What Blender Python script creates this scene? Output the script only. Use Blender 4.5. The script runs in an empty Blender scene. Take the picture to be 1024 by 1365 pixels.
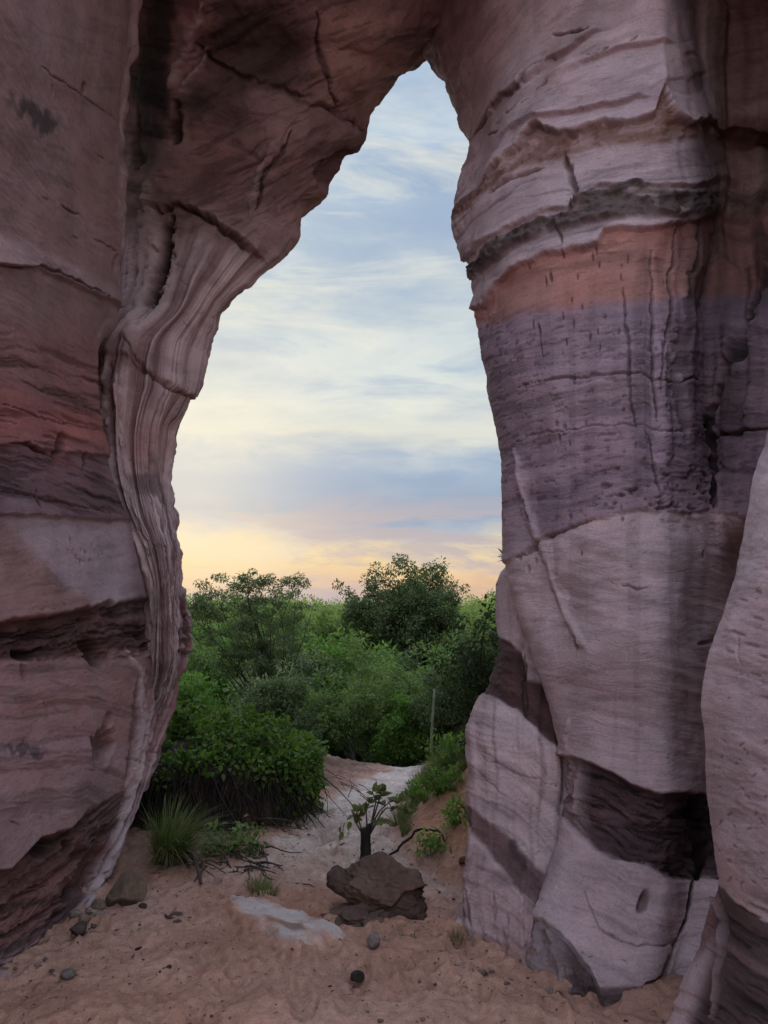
import bpy, math
import numpy as np
from mathutils import Vector

R = math.radians
rng = np.random.default_rng(7)
scene = bpy.context.scene
COL = scene.collection

# ------------------------------------------------------------------ camera
F = 1024.0                      # focal length in photo pixels
PITCH = R(6.85)
CAMZ = 1.7
CP, SP = math.cos(PITCH), math.sin(PITCH)
cam_d = bpy.data.cameras.new('camera')
cam_d.sensor_fit = 'HORIZONTAL'
cam_d.sensor_width = 36.0
cam_d.lens = 36.0
cam_d.clip_start = 0.05
cam_d.clip_end = 6000
cam = bpy.data.objects.new('camera', cam_d)
COL.objects.link(cam)
cam.location = (0, 0, CAMZ)
cam.rotation_euler = (R(90) + PITCH, 0, 0)
scene.camera = cam


def ray(px, py):
    u = (px - 512.0) / F
    v = (682.5 - py) / F
    return np.array([u, CP - SP * v, SP + CP * v])


def PY(px, py, Y):               # point on a sight line at forward distance Y
    r = ray(px, py)
    t = Y / r[1]
    return np.array([0, 0, CAMZ]) + r * t


def PX(px, py, X):               # point on a sight line at sideways distance X
    r = ray(px, py)
    t = X / r[0]
    return np.array([0, 0, CAMZ]) + r * t


def project(P):
    d = P - np.array([0, 0, CAMZ])
    fy = d[..., 1] * CP + d[..., 2] * SP
    fz = -d[..., 1] * SP + d[..., 2] * CP
    fy = np.maximum(fy, 0.05)
    return 512 + F * d[..., 0] / fy, 682.5 - F * fz / fy


# ------------------------------------------------------------------ noise
def _hash(ix, iy, iz, seed):
    n = (ix.astype(np.uint32) * np.uint32(374761393) + iy.astype(np.uint32) * np.uint32(668265263)
         + iz.astype(np.uint32) * np.uint32(2246822519) + np.uint32(seed * 3266489917 & 0xffffffff))
    n = (n ^ (n >> np.uint32(13))) * np.uint32(1274126177)
    n = n ^ (n >> np.uint32(16))
    return n.astype(np.float32) * np.float32(2.0 / 4294967295.0) - np.float32(1.0)


def vnoise(p, seed=0):
    p = np.asarray(p, dtype=np.float32)
    f = np.floor(p)
    i = f.astype(np.int64)
    w = p - f
    w = w * w * w * (w * (w * 6 - 15) + 10)
    out = 0
    x0, y0, z0 = i[..., 0], i[..., 1], i[..., 2]
    c = {}
    for dx in (0, 1):
        for dy in (0, 1):
            for dz in (0, 1):
                c[dx, dy, dz] = _hash(x0 + dx, y0 + dy, z0 + dz, seed)
    wx, wy, wz = w[..., 0], w[..., 1], w[..., 2]
    a = [[c[0, dy, dz] * (1 - wx) + c[1, dy, dz] * wx for dz in (0, 1)] for dy in (0, 1)]
    b = [a[0][dz] * (1 - wy) + a[1][dz] * wy for dz in (0, 1)]
    return b[0] * (1 - wz) + b[1] * wz


_ROT = np.array([[0.0, 0.8, 0.6], [-0.8, 0.36, -0.48], [-0.6, -0.48, 0.64]], dtype=np.float32)


def fbm(p, octv=4, seed=0, gain=0.5, rot=True):
    p = np.asarray(p, dtype=np.float32)
    a, s, tot = 1.0, 0, 0.0
    for k in range(octv):
        s = s + a * vnoise(p, seed + k)
        tot += a
        a *= gain
        p = (p @ _ROT.T if rot else p) * 2.03 + 17.3
    return s / tot * 1.4


def ridge(p, octv=4, seed=0):
    p = np.asarray(p, dtype=np.float32)
    a, s, tot = 1.0, 0, 0.0
    for k in range(octv):
        s = s + a * (1 - 2 * np.abs(vnoise(p, seed + k)))
        tot += a
        a *= 0.5
        p = (p @ _ROT.T) * 2.1 + 9.1
    return s / tot


def sstep(a, b, x):
    t = np.clip((x - a) / (b - a), 0, 1)
    return t * t * (3 - 2 * t)


def lerp(a, b, t):
    return a + (b - a) * t


def xyz(*a):
    return np.stack(np.broadcast_arrays(*[np.asarray(x, dtype=np.float32) for x in a]), -1)


def pchip(t, Y, q):
    t = np.asarray(t, float)
    Y = np.asarray(Y, float)
    n = len(t)
    h = np.diff(t)
    sh = (n - 1,) + (1,) * (Y.ndim - 1)
    H = h.reshape(sh)
    d = np.diff(Y, axis=0) / H
    m = np.zeros_like(Y)
    w1 = 2 * H[1:] + H[:-1]
    w2 = H[1:] + 2 * H[:-1]
    d0, d1 = d[:-1], d[1:]
    ok = d0 * d1 > 0
    with np.errstate(divide='ignore', invalid='ignore'):
        mm = (w1 + w2) / (w1 / np.where(ok, d0, 1) + w2 / np.where(ok, d1, 1))
    m[1:-1] = np.where(ok, mm, (d0 + d1) * 0.25 * 0)
    m[0], m[-1] = d[0], d[-1]
    k = np.clip(np.searchsorted(t, q, side='right') - 1, 0, n - 2)
    qs = (len(q),) + (1,) * (Y.ndim - 1)
    u = ((q - t[k]) / h[k]).reshape(qs)
    hk = h[k].reshape(qs)
    return ((1 + 2 * u) * (1 - u) ** 2 * Y[k] + u * (1 - u) ** 2 * hk * m[k]
            + u * u * (3 - 2 * u) * Y[k + 1] + u * u * (u - 1) * hk * m[k + 1])


# ------------------------------------------------------------------ mesh helpers
def mesh_np(name, V, Fq, mat=None, smooth=True, col=None, colname='Col', uv=None):
    """V (n,3), Fq (m,k) index array -> mesh data"""
    me = bpy.data.meshes.new(name)
    V = np.ascontiguousarray(V, dtype=np.float32)
    Fq = np.ascontiguousarray(Fq, dtype=np.int32)
    n, (m, k) = len(V), Fq.shape
    me.vertices.add(n)
    me.vertices.foreach_set('co', V.ravel())
    me.loops.add(m * k)
    me.loops.foreach_set('vertex_index', Fq.ravel())
    me.polygons.add(m)
    me.polygons.foreach_set('loop_start', np.arange(0, m * k, k, dtype=np.int32))
    me.polygons.foreach_set('loop_total', np.full(m, k, dtype=np.int32))
    me.polygons.foreach_set('use_smooth', np.full(m, smooth, dtype=bool))
    if col is not None:
        at = me.color_attributes.new(colname, 'FLOAT_COLOR', 'POINT')
        c4 = np.ones((n, 4), dtype=np.float32)
        c4[:, :3] = col
        at.data.foreach_set('color', c4.ravel())
    me.update(calc_edges=True)
    if mat is not None:
        me.materials.append(mat)
    return me


def obj(name, me, parent=None, loc=None):
    o = bpy.data.objects.new(name, me)
    COL.objects.link(o)
    if parent is not None:
        o.parent = parent
    if loc is not None:
        o.location = loc
    return o


def tag(o, label=None, cat=None, group=None, kind=None):
    if label: o['label'] = label
    if cat: o['category'] = cat
    if group: o['group'] = group
    if kind: o['kind'] = kind
    return o


def empty(name, loc, label, cat, group=None, rz=0.0):
    o = bpy.data.objects.new(name, None)
    COL.objects.link(o)
    o.location = loc
    o.rotation_euler = (0, 0, rz)
    return tag(o, label, cat, group)


def copy_tree(o, parent=None):
    c = o.copy()
    COL.objects.link(c)
    if parent is not None:
        c.parent = parent
    for ch in list(o.children):
        copy_tree(ch, c)
    return c


def grid_faces(nr, nc):
    a = np.arange(nr * nc).reshape(nr, nc)
    return np.stack([a[:-1, :-1], a[:-1, 1:], a[1:, 1:], a[1:, :-1]], -1).reshape(-1, 4)


def grid_normals(P):
    du = np.gradient(P, axis=1)
    dv = np.gradient(P, axis=0)
    n = np.cross(du, dv)
    n /= np.maximum(np.linalg.norm(n, axis=-1, keepdims=True), 1e-9)
    return n


class Tri:
    """collects pieces (verts, faces of equal size) into one mesh"""
    def __init__(self):
        self.V, self.F, self.C, self.n = [], [], [], 0

    def add(self, V, Fq, C=None):
        self.V.append(np.asarray(V, dtype=np.float32))
        self.F.append(np.asarray(Fq) + self.n)
        if C is not None:
            self.C.append(np.broadcast_to(np.asarray(C, dtype=np.float32), (len(V), 3)))
        self.n += len(V)

    def mesh(self, name, mat, smooth=True):
        return mesh_np(name, np.concatenate(self.V), np.concatenate(self.F), mat, smooth,
                       np.concatenate(self.C) if self.C else None)


def tube(path, radii, sides=7, wob=0.0, seed=0):
    """tapered tube along a polyline -> verts, quads"""
    path = np.asarray(path, float)
    n = len(path)
    radii = np.broadcast_to(np.asarray(radii, float), (n,))
    tan = np.gradient(path, axis=0)
    tan /= np.maximum(np.linalg.norm(tan, axis=1, keepdims=True), 1e-9)
    ref = np.array([0.31, 0.17, 0.93]) if abs(tan[0, 2]) < 0.8 else np.array([0.93, 0.31, 0.17])
    a = np.cross(tan, ref)
    a /= np.maximum(np.linalg.norm(a, axis=1, keepdims=True), 1e-9)
    b = np.cross(tan, a)
    th = np.linspace(0, 2 * np.pi, sides, endpoint=False)
    rr = radii[:, None] * np.ones(sides)
    if wob:
        rr = rr * (1 + wob * vnoise(xyz(np.cos(th)[None, :] * 1.5 + seed, np.sin(th)[None, :] * 1.5, np.arange(n)[:, None] * 0.6), seed))
    V = path[:, None, :] + rr[..., None] * (np.cos(th)[None, :, None] * a[:, None, :] + np.sin(th)[None, :, None] * b[:, None, :])
    idx = np.arange(n * sides).reshape(n, sides)
    nx = np.roll(idx, -1, axis=1)
    Fq = np.stack([idx[:-1], nx[:-1], nx[1:], idx[1:]], -1).reshape(-1, 4)
    V = V.reshape(-1, 3)
    # close both ends with fans of quads (degenerate centre quads)
    caps, cv = [], []
    for ring, c in ((idx[0][::-1], path[0]), (idx[-1], path[-1])):
        ci = len(V) + len(cv)
        cv.append(c)
        for k in range(0, sides - 1, 2):
            caps.append([ring[k], ring[k + 1], ring[(k + 2) % sides], ci])
        if sides % 2:
            caps.append([ring[-1], ring[-1], ring[0], ci])
    caps = [c for c in caps if len(set(c)) == 4]
    return np.vstack([V, cv]), np.vstack([Fq, np.array(caps)])


# ------------------------------------------------------------------ materials
def new_mat(name):
    m = bpy.data.materials.new(name)
    m.use_nodes = True
    nt = m.node_tree
    nt.nodes.clear()
    return m, nt, nt.nodes, nt.links


def N(nt, typ, **kw):
    n = nt.nodes.new(typ)
    for k, v in kw.items():
        if k.startswith('in_'):
            key = k[3:]
            n.inputs[int(key) if key.isdigit() else key].default_value = v
        else:
            setattr(n, k, v)
    return n


def math_node(nt, op, a, b=None, c=None, clamp=False):
    n = nt.nodes.new('ShaderNodeMath')
    n.operation = op
    n.use_clamp = clamp
    for i, v in enumerate((a, b, c)):
        if v is None: continue
        if isinstance(v, (int, float)): n.inputs[i].default_value = v
        else: nt.links.new(v, n.inputs[i])
    return n.outputs[0]


def mixcol(nt, fac, a, b, blend='MIX'):
    n = nt.nodes.new('ShaderNodeMix')
    n.data_type = 'RGBA'
    n.blend_type = blend
    for sock, v in ((n.inputs[0], fac), (n.inputs[6], a), (n.inputs[7], b)):
        if isinstance(v, (int, float)): sock.default_value = v
        elif isinstance(v, (tuple, list)): sock.default_value = (*v, 1) if len(v) == 3 else v
        else: nt.links.new(v, sock)
    return n.outputs[2]


def noise_tex(nt, vec, scale, detail=4, rough=0.55, dist=0.0):
    n = N(nt, 'ShaderNodeTexNoise')
    n.inputs['Scale'].default_value = scale
    n.inputs['Detail'].default_value = detail
    n.inputs['Roughness'].default_value = rough
    n.inputs['Distortion'].default_value = dist
    nt.links.new(vec, n.inputs['Vector'])
    return n.outputs['Fac']


def mapping(nt, vec, scale=(1, 1, 1), rot=(0, 0, 0)):
    n = N(nt, 'ShaderNodeMapping')
    n.inputs['Scale'].default_value = scale
    n.inputs['Rotation'].default_value = rot
    nt.links.new(vec, n.inputs['Vector'])
    return n.outputs[0]


def maprange(nt, v, a, b, c, d):
    n = N(nt, 'ShaderNodeMapRange')
    n.inputs[1].default_value, n.inputs[2].default_value = a, b
    n.inputs[3].default_value, n.inputs[4].default_value = c, d
    nt.links.new(v, n.inputs[0])
    return n.outputs[0]


def rock_material(name, strata=1.0, grain=1.0, bump=0.7, rough=0.93):
    m, nt, nd, lk = new_mat(name)
    out = N(nt, 'ShaderNodeOutputMaterial')
    bs = N(nt, 'ShaderNodeBsdfPrincipled')
    bs.inputs['Roughness'].default_value = rough
    bs.inputs['Specular IOR Level'].default_value = 0.18
    lk.new(bs.outputs[0], out.inputs[0])
    geo = N(nt, 'ShaderNodeNewGeometry')
    pos = geo.outputs['Position']
    at = N(nt, 'ShaderNodeAttribute', attribute_name='Col')
    # fine bedding: noise squeezed along z, gently tilted and warped
    warp = noise_tex(nt, pos, 1.1, 3)
    wv = N(nt, 'ShaderNodeVectorMath', operation='MULTIPLY_ADD')
    cx = N(nt, 'ShaderNodeCombineXYZ')
    lk.new(math_node(nt, 'MULTIPLY', math_node(nt, 'SUBTRACT', warp, 0.5), 0.35), cx.inputs[2])
    wv.inputs[1].default_value = (1, 1, 1)
    lk.new(pos, wv.inputs[0])
    lk.new(cx.outputs[0], wv.inputs[2])
    wpos = wv.outputs[0]
    bed = noise_tex(nt, mapping(nt, wpos, (1.3, 1.3, 26), (R(5), R(-4), 0)), 1.0, 5, 0.62)
    bed2 = noise_tex(nt, mapping(nt, wpos, (3.5, 3.5, 90), (R(9), R(6), 0)), 1.0, 3, 0.6)
    mott = noise_tex(nt, pos, 2.6, 6, 0.65)
    grn = noise_tex(nt, pos, 60, 4, 0.7)
    spk = noise_tex(nt, mapping(nt, wpos, (1, 1, 3.0)), 13, 5, 0.7)
    f = math_node(nt, 'ADD', maprange(nt, bed, 0.25, 0.75, -0.08 * strata, 0.08 * strata),
                  maprange(nt, bed2, 0.25, 0.75, -0.05 * strata, 0.05 * strata))
    f = math_node(nt, 'ADD', f, maprange(nt, mott, 0.25, 0.75, -0.24, 0.24))
    f = math_node(nt, 'ADD', f, maprange(nt, grn, 0.25, 0.75, -0.16 * grain, 0.16 * grain))
    f = math_node(nt, 'ADD', f, 1.0)
    pits = maprange(nt, spk, 0.30, 0.37, 0.45, 1.0)
    f = math_node(nt, 'MULTIPLY', f, pits)
    dash = noise_tex(nt, mapping(nt, wpos, (7, 7, 75), (R(5), R(-4), 0)), 1.0, 6, 0.72)
    f = math_node(nt, 'MULTIPLY', f, maprange(nt, dash, 0.33, 0.42, 1.0 - 0.24 * min(1, strata + 0.2), 1.0))
    fleck = noise_tex(nt, pos, 170, 2, 0.6)
    f = math_node(nt, 'MULTIPLY', f, maprange(nt, fleck, 0.2, 0.8, 0.84, 1.16))
    sc = N(nt, 'ShaderNodeVectorMath', operation='SCALE')
    lk.new(at.outputs['Color'], sc.inputs[0])
    lk.new(f, sc.inputs[3])
    tint = noise_tex(nt, pos, 1.7, 4, 0.6)
    c = mixcol(nt, maprange(nt, tint, 0.45, 0.8, 0.0, 0.55), sc.outputs[0], (1.12, 0.92, 0.86), 'MULTIPLY')
    lk.new(c, bs.inputs['Base Color'])
    h = math_node(nt, 'ADD', math_node(nt, 'MULTIPLY', bed, 0.009 * strata), math_node(nt, 'MULTIPLY', bed2, 0.006 * strata))
    h = math_node(nt, 'ADD', h, math_node(nt, 'MULTIPLY', spk, 0.011))
    h = math_node(nt, 'ADD', h, math_node(nt, 'MULTIPLY', grn, 0.006))
    h = math_node(nt, 'ADD', h, math_node(nt, 'MULTIPLY', dash, 0.007))
    bp = N(nt, 'ShaderNodeBump')
    bp.inputs['Strength'].default_value = 0.75 * bump
    bp.inputs['Distance'].default_value = 1.0
    lk.new(h, bp.inputs['Height'])
    lk.new(bp.outputs[0], bs.inputs['Normal'])
    return m


def sand_material(name):
    m, nt, nd, lk = new_mat(name)
    out = N(nt, 'ShaderNodeOutputMaterial')
    bs = N(nt, 'ShaderNodeBsdfPrincipled')
    bs.inputs['Roughness'].default_value = 0.96
    bs.inputs['Specular IOR Level'].default_value = 0.12
    lk.new(bs.outputs[0], out.inputs[0])
    pos = N(nt, 'ShaderNodeNewGeometry').outputs['Position']
    at = N(nt, 'ShaderNodeAttribute', attribute_name='Col')
    a = noise_tex(nt, pos, 3.0, 6, 0.65)
    b = noise_tex(nt, pos, 22, 5, 0.7)
    g = noise_tex(nt, pos, 140, 3, 0.7)
    f = math_node(nt, 'ADD', maprange(nt, a, 0.25, 0.75, -0.24, 0.24), maprange(nt, b, 0.25, 0.75, -0.28, 0.28))
    f = math_node(nt, 'ADD', f, maprange(nt, g, 0.25, 0.75, -0.22, 0.22))
    f = math_node(nt, 'ADD', f, 1.0)
    spk = noise_tex(nt, mapping(nt, pos, (1, 0.7, 1)), 34, 4, 0.75)
    f = math_node(nt, 'MULTIPLY', f, maprange(nt, spk, 0.29, 0.36, 0.32, 1.0))
    sc = N(nt, 'ShaderNodeVectorMath', operation='SCALE')
    lk.new(at.outputs['Color'], sc.inputs[0])
    lk.new(f, sc.inputs[3])
    lk.new(sc.outputs[0], bs.inputs['Base Color'])
    h = math_node(nt, 'ADD', math_node(nt, 'MULTIPLY', b, 0.016), math_node(nt, 'MULTIPLY', g, 0.004))
    h = math_node(nt, 'ADD', h, math_node(nt, 'MULTIPLY', spk, 0.012))
    bp = N(nt, 'ShaderNodeBump')
    bp.inputs['Strength'].default_value = 0.8
    lk.new(h, bp.inputs['Height'])
    bp.inputs['Distance'].default_value = 1.0
    lk.new(bp.outputs[0], bs.inputs['Normal'])
    return m


def leaf_material(name, dark, light, trans=0.35, rough=0.55):
    m, nt, nd, lk = new_mat(name)
    out = N(nt, 'ShaderNodeOutputMaterial')
    at = N(nt, 'ShaderNodeAttribute', attribute_name='Col')   # r = random per leaf, g = clump shade
    sp = N(nt, 'ShaderNodeSeparateColor')
    lk.new(at.outputs['Color'], sp.inputs[0])
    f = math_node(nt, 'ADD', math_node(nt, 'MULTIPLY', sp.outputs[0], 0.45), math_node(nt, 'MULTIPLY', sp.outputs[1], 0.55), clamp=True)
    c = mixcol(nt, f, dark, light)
    c = mixcol(nt, math_node(nt, 'MULTIPLY', sp.outputs[2], 0.8), c, (0.16, 0.115, 0.045))
    bs = N(nt, 'ShaderNodeBsdfPrincipled')
    bs.inputs['Roughness'].default_value = rough
    bs.inputs['Specular IOR Level'].default_value = 0.25
    lk.new(c, bs.inputs['Base Color'])
    tr = N(nt, 'ShaderNodeBsdfTranslucent')
    c2 = mixcol(nt, 1.0, c, (1.3, 1.35, 0.7), 'MULTIPLY')
    lk.new(c2, tr.inputs['Color'])
    mx = N(nt, 'ShaderNodeMixShader')
    mx.inputs[0].default_value = trans
    lk.new(bs.outputs[0], mx.inputs[1])
    lk.new(tr.outputs[0], mx.inputs[2])
    lk.new(mx.outputs[0], out.inputs[0])
    return m


def bark_material(name, c1, c2, scale=18):
    m, nt, nd, lk = new_mat(name)
    out = N(nt, 'ShaderNodeOutputMaterial')
    bs = N(nt, 'ShaderNodeBsdfPrincipled')
    bs.inputs['Roughness'].default_value = 0.9
    bs.inputs['Specular IOR Level'].default_value = 0.15
    lk.new(bs.outputs[0], out.inputs[0])
    tc = N(nt, 'ShaderNodeTexCoord').outputs['Object']
    a = noise_tex(nt, mapping(nt, tc, (1, 1, 0.25)), scale, 5, 0.65)
    lk.new(mixcol(nt, maprange(nt, a, 0.3, 0.7, 0, 1), c1, c2), bs.inputs['Base Color'])
    bp = N(nt, 'ShaderNodeBump')
    bp.inputs['Strength'].default_value = 0.6
    bp.inputs['Distance'].default_value = 0.02
    lk.new(a, bp.inputs['Height'])
    lk.new(bp.outputs[0], bs.inputs['Normal'])
    return m


M_rock = rock_material('sandstone')
M_rock_soft = rock_material('sandstone_smooth', strata=0.3, grain=0.7, bump=0.65)
M_rock_wall = rock_material('sandstone_wall', strata=1.0, grain=0.8, bump=0.55)
M_dark_rock = rock_material('ironstone', strata=0.5, grain=1.4, bump=1.0)
M_sand = sand_material('sand')
M_bark_dark = bark_material('bark_dark', (0.022, 0.016, 0.013), (0.06, 0.045, 0.036))
M_bark_grey = bark_material('bark_grey', (0.11, 0.10, 0.09), (0.27, 0.25, 0.22))
M_char = bark_material('charred_wood', (0.010, 0.009, 0.008), (0.035, 0.028, 0.024), 26)
M_pale_wood = bark_material('pale_bark', (0.12, 0.105, 0.08), (0.26, 0.235, 0.18))
M_root = bark_material('root_dark', (0.014, 0.010, 0.009), (0.045, 0.033, 0.028))
M_twig = bark_material('twig_brown', (0.035, 0.026, 0.022), (0.10, 0.075, 0.062))
M_leaf_vine = leaf_material('vine_leaf', (0.030, 0.062, 0.013), (0.145, 0.240, 0.040), 0.4)
M_leaf_dark = leaf_material('dark_leaf', (0.048, 0.067, 0.030), (0.132, 0.172, 0.071), 0.35)
M_leaf_mid = leaf_material('mid_leaf', (0.073, 0.107, 0.035), (0.200, 0.275, 0.083), 0.4)
M_leaf_bright = leaf_material('bright_leaf', (0.063, 0.121, 0.025), (0.184, 0.310, 0.063), 0.45)
M_leaf_pale = leaf_material('pale_leaf', (0.126, 0.162, 0.079), (0.276, 0.330, 0.162), 0.4)
M_leaf_far = leaf_material('far_leaf', (0.124, 0.169, 0.055), (0.299, 0.377, 0.127), 0.5)  # paler green, distance haze painted into the leaf colour
M_leaf_seed = leaf_material('seedling_leaf', (0.050, 0.062, 0.020), (0.150, 0.165, 0.055), 0.35)
M_leaf_climber = leaf_material('climber_leaf', (0.022, 0.040, 0.015), (0.065, 0.100, 0.034), 0.3)  # darkest green, for the climbing shrub
M_grass = leaf_material('grass_blade', (0.045, 0.075, 0.022), (0.15, 0.20, 0.07), 0.35)
M_drygrass = leaf_material('dry_grass', (0.10, 0.085, 0.045), (0.24, 0.21, 0.11), 0.3)
M_litter = leaf_material('dead_leaf', (0.035, 0.018, 0.012), (0.10, 0.055, 0.035), 0.1)

# ------------------------------------------------------------------ terrain height
def stretch(x, xs, ys):
    return np.interp(x, xs, ys)


def path_right(Y):
    return np.interp(Y, [3, 5, 6, 7, 8, 9, 10, 11, 12.5], [1.6, 0.75, 0.22, 0.02, 0.12, 0.28, 0.42, 0.52, 0.7])


def path_left(Y):
    return np.interp(Y, [3, 4.6, 5.6, 6.5, 8, 9, 10, 11, 12.5], [-3, -2.2, -1.2, -0.92, -0.82, -0.62, -0.30, 0.0, 0.15])


def mound_r(X, Y):
    return np.sqrt(((X + 1.95) / 1.12) ** 2 + ((Y - 8.1) / 1.10) ** 2)


def mound_mask(X, Y):
    n = fbm(xyz(X * 1.3, Y * 1.3, 0.3 + 0 * X), 3, 51) * 0.16
    return 1 - sstep(0.80, 1.06, mound_r(X, Y) + n)


def H0(X, Y):
    X = np.asarray(X, float)
    Y = np.asarray(Y, float)
    z = -0.085 * np.maximum(Y - 3.36, 0)
    z = np.where(Y > 11.6, z - 0.17 * (Y - 11.6) * sstep(11.6, 13, Y), z)
    far = -3.1 - 0.004 * np.maximum(Y - 24, 0) * 0
    z = np.maximum(z, far)
    w = fbm(xyz(X * 0.9, Y * 0.9, 0 * X), 3, 31) * 0.22
    rb = np.clip(X - path_right(Y) + w * 0.7, 0, None)
    z = z + np.minimum(0.62 * rb, 0.85 + 0.1 * rb) * sstep(4.7, 6.6, Y) * (1 - sstep(12, 15, Y))
    lb = np.clip(path_left(Y) - X + w, 0, None)
    z = z + np.minimum(0.40 * lb, 0.24 + 0.05 * lb) * (0.12 + 0.5 * sstep(7.6, 8.8, Y + 0.5 * (X + 1.5)) - 0.42 * sstep(8.8, 10.0, Y) * sstep(-0.9, -0.3, X)) * sstep(4.9, 5.9, Y) * (1 - sstep(12, 15, Y))
    z = z + 0.50 * mound_mask(X, Y)
    # sand banked up against the rock feet
    z = z + 0.10 * sstep(-1.7, -2.1, X) * sstep(4.6, 5.4, Y) * (1 - sstep(6, 7, Y))
    return z


def H1(X, Y):                     # finer relief
    X = np.asarray(X, float)
    Y = np.asarray(Y, float)
    z0 = 0 * X
    near = 1 - sstep(11, 14, Y)
    d = 0.045 * fbm(xyz(X * 1.1, Y * 1.1, z0), 3, 3)
    d = d + near * (0.028 * fbm(xyz(X * 4, Y * 4, z0), 4, 11) + 0.010 * ridge(xyz(X * 7, Y * 7, z0), 3, 13) + 0.011 * fbm(xyz(X * 22, Y * 22, z0), 3, 19))
    bank = np.clip(path_left(Y) - X, 0, 1) * sstep(4.9, 5.6, Y) + np.clip(X - path_right(Y), 0, 1) * sstep(5, 6, Y)
    d = d + near * np.clip(bank, 0, 0.8) * (0.09 * ridge(xyz(X * 2.6, Y * 2.6, z0), 4, 23) + 0.03 * fbm(xyz(X * 11, Y * 11, z0), 3, 29))
    # runnel at the foot of the pillar
    return d


def Hh(X, Y):
    return H0(X, Y) + H1(X, Y)


def ground_at(px, py):
    r = ray(px, py)
    t = np.linspace(1.5, 40, 6000)
    X, Y, Z = r[0] * t, r[1] * t, CAMZ + r[2] * t
    k = np.argmax(Z <= Hh(X, Y))
    return np.array([X[k], Y[k], Hh(X[k:k + 1], Y[k:k + 1])[0]])


C_sand = np.array([0.345, 0.175, 0.128])
C_sand_light = np.array([0.405, 0.235, 0.180])
C_path = np.array([0.52, 0.395, 0.345])
C_soil = np.array([0.13, 0.075, 0.058])
C_orange = np.array([0.38, 0.19, 0.115])


def terrain_color(X, Y):
    z0 = 0 * X
    n = fbm(xyz(X * 1.4, Y * 1.4, z0), 4, 71)
    n2 = fbm(xyz(X * 5, Y * 5, z0), 4, 73)
    c = lerp(C_sand, C_sand_light, (np.clip(0.35 + 0.6 * n + 0.25 * n2, 0, 1))[:, None])
    onpath = sstep(-0.12, 0.15, X - path_left(Y) + 0.12 * n2) * (1 - sstep(-0.12, 0.12, X - path_right(Y) + 0.12 * n2)) * sstep(4.6, 7.0, Y + 0.5 * n)
    c = lerp(c, C_path * (1 + 0.15 * n2[:, None]), (onpath * np.clip(0.95 + 0.2 * n2, 0, 1))[:, None])
    rb = sstep(0.0, 0.4, X - path_right(Y) + 0.15 * n2) * sstep(4.8, 6.2, Y)
    c = lerp(c, C_orange * (1 + 0.25 * n2[:, None]), (rb * 0.8)[:, None])
    lb = sstep(0.05, 0.5, path_left(Y) - X + 0.3 * n2) * sstep(5.1, 5.7, Y)
    c = lerp(c, C_soil * (1.25 + 0.5 * n2[:, None]), (lb * np.clip(np.maximum(0.55 + 0.6 * n, 0.9 * sstep(8.2, 8.9, Y)), 0.15, 1))[:, None])
    mm = mound_mask(X, Y)
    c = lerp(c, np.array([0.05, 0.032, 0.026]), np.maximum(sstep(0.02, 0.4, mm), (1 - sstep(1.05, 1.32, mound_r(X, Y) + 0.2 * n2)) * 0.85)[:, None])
    # greener, darker floor under the bushland
    gf = sstep(11.8, 13.5, Y + n)
    c = lerp(c, np.array([0.05, 0.06, 0.025]) * (1 + 0.5 * n2[:, None]), gf[:, None])
    return np.clip(c, 0.01, 0.9)


def terrain_patch(xs, ys, name):
    Xg, Yg = np.meshgrid(xs, ys)
    X, Y = Xg.ravel(), Yg.ravel()
    z = Hh(X, Y)
    # footprints and scuffs in the trodden sand
    r2 = np.random.default_rng(5)
    if len(xs) > 200:
        for k in range(340):
            yy = 2.2 + 5.5 * r2.random() ** 1.3
            lo, hi = max(path_left(yy), -1.9), min(path_right(yy), 1.0)
            xx = lo + (hi - lo) * r2.random()
            a = r2.normal(0, 0.7)
            sel = (np.abs(X - xx) < 0.25) & (np.abs(Y - yy) < 0.25)
            dx, dy = X[sel] - xx, Y[sel] - yy
            u = dx * math.cos(a) + dy * math.sin(a)
            v = -dx * math.sin(a) + dy * math.cos(a)
            rr = np.sqrt((u / 0.055) ** 2 + (v / 0.125) ** 2)
            z[sel] += (-0.028 * np.exp(-rr ** 3) + 0.015 * np.exp(-((rr - 1.25) / 0.3) ** 2)) * (0.5 + 0.6 * r2.random())
    P = np.stack([X, Y, z], -1)
    me = mesh_np(name, P, grid_faces(len(ys), len(xs)), M_sand, True, terrain_color(X, Y))
    return me


xs = np.concatenate([np.linspace(-60, -5.2, 40), np.linspace(-5, -2.4, 80), np.linspace(-2.37, 1.8, 330), np.linspace(1.85, 5, 60), np.linspace(5.3, 60, 40)])
ys = np.concatenate([np.linspace(-40, 1.4, 40), np.linspace(1.5, 8.0, 500), np.linspace(8.03, 14, 160), np.linspace(14.2, 70, 90)])
g = obj('ground', terrain_patch(xs, ys, 'ground'))
tag(g, 'pinkish sandy ground with a pale footpath leading out through the arch', 'ground', kind='structure')
# far plain, out to the horizon
ring = []
xs2 = np.concatenate([-np.geomspace(3000, 59.5, 30), np.linspace(-50, 50, 15), np.geomspace(59.5, 3000, 30)])
ys2 = np.concatenate([np.geomspace(69.5, 4000, 50)])
Xg, Yg = np.meshgrid(xs2, ys2)
P = np.stack([Xg.ravel(), Yg.ravel(), np.full(Xg.size, -3.12)], -1)
cc = np.array([0.06, 0.085, 0.03]) * (1 + 0.3 * fbm(P * 0.05, 3, 5)[:, None])
g2 = obj('terrain', mesh_np('terrain', P, grid_faces(len(ys2), len(xs2)), M_sand, True, cc))
tag(g2, 'low green plain stretching to the horizon behind the trees', 'terrain', kind='structure')


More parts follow.
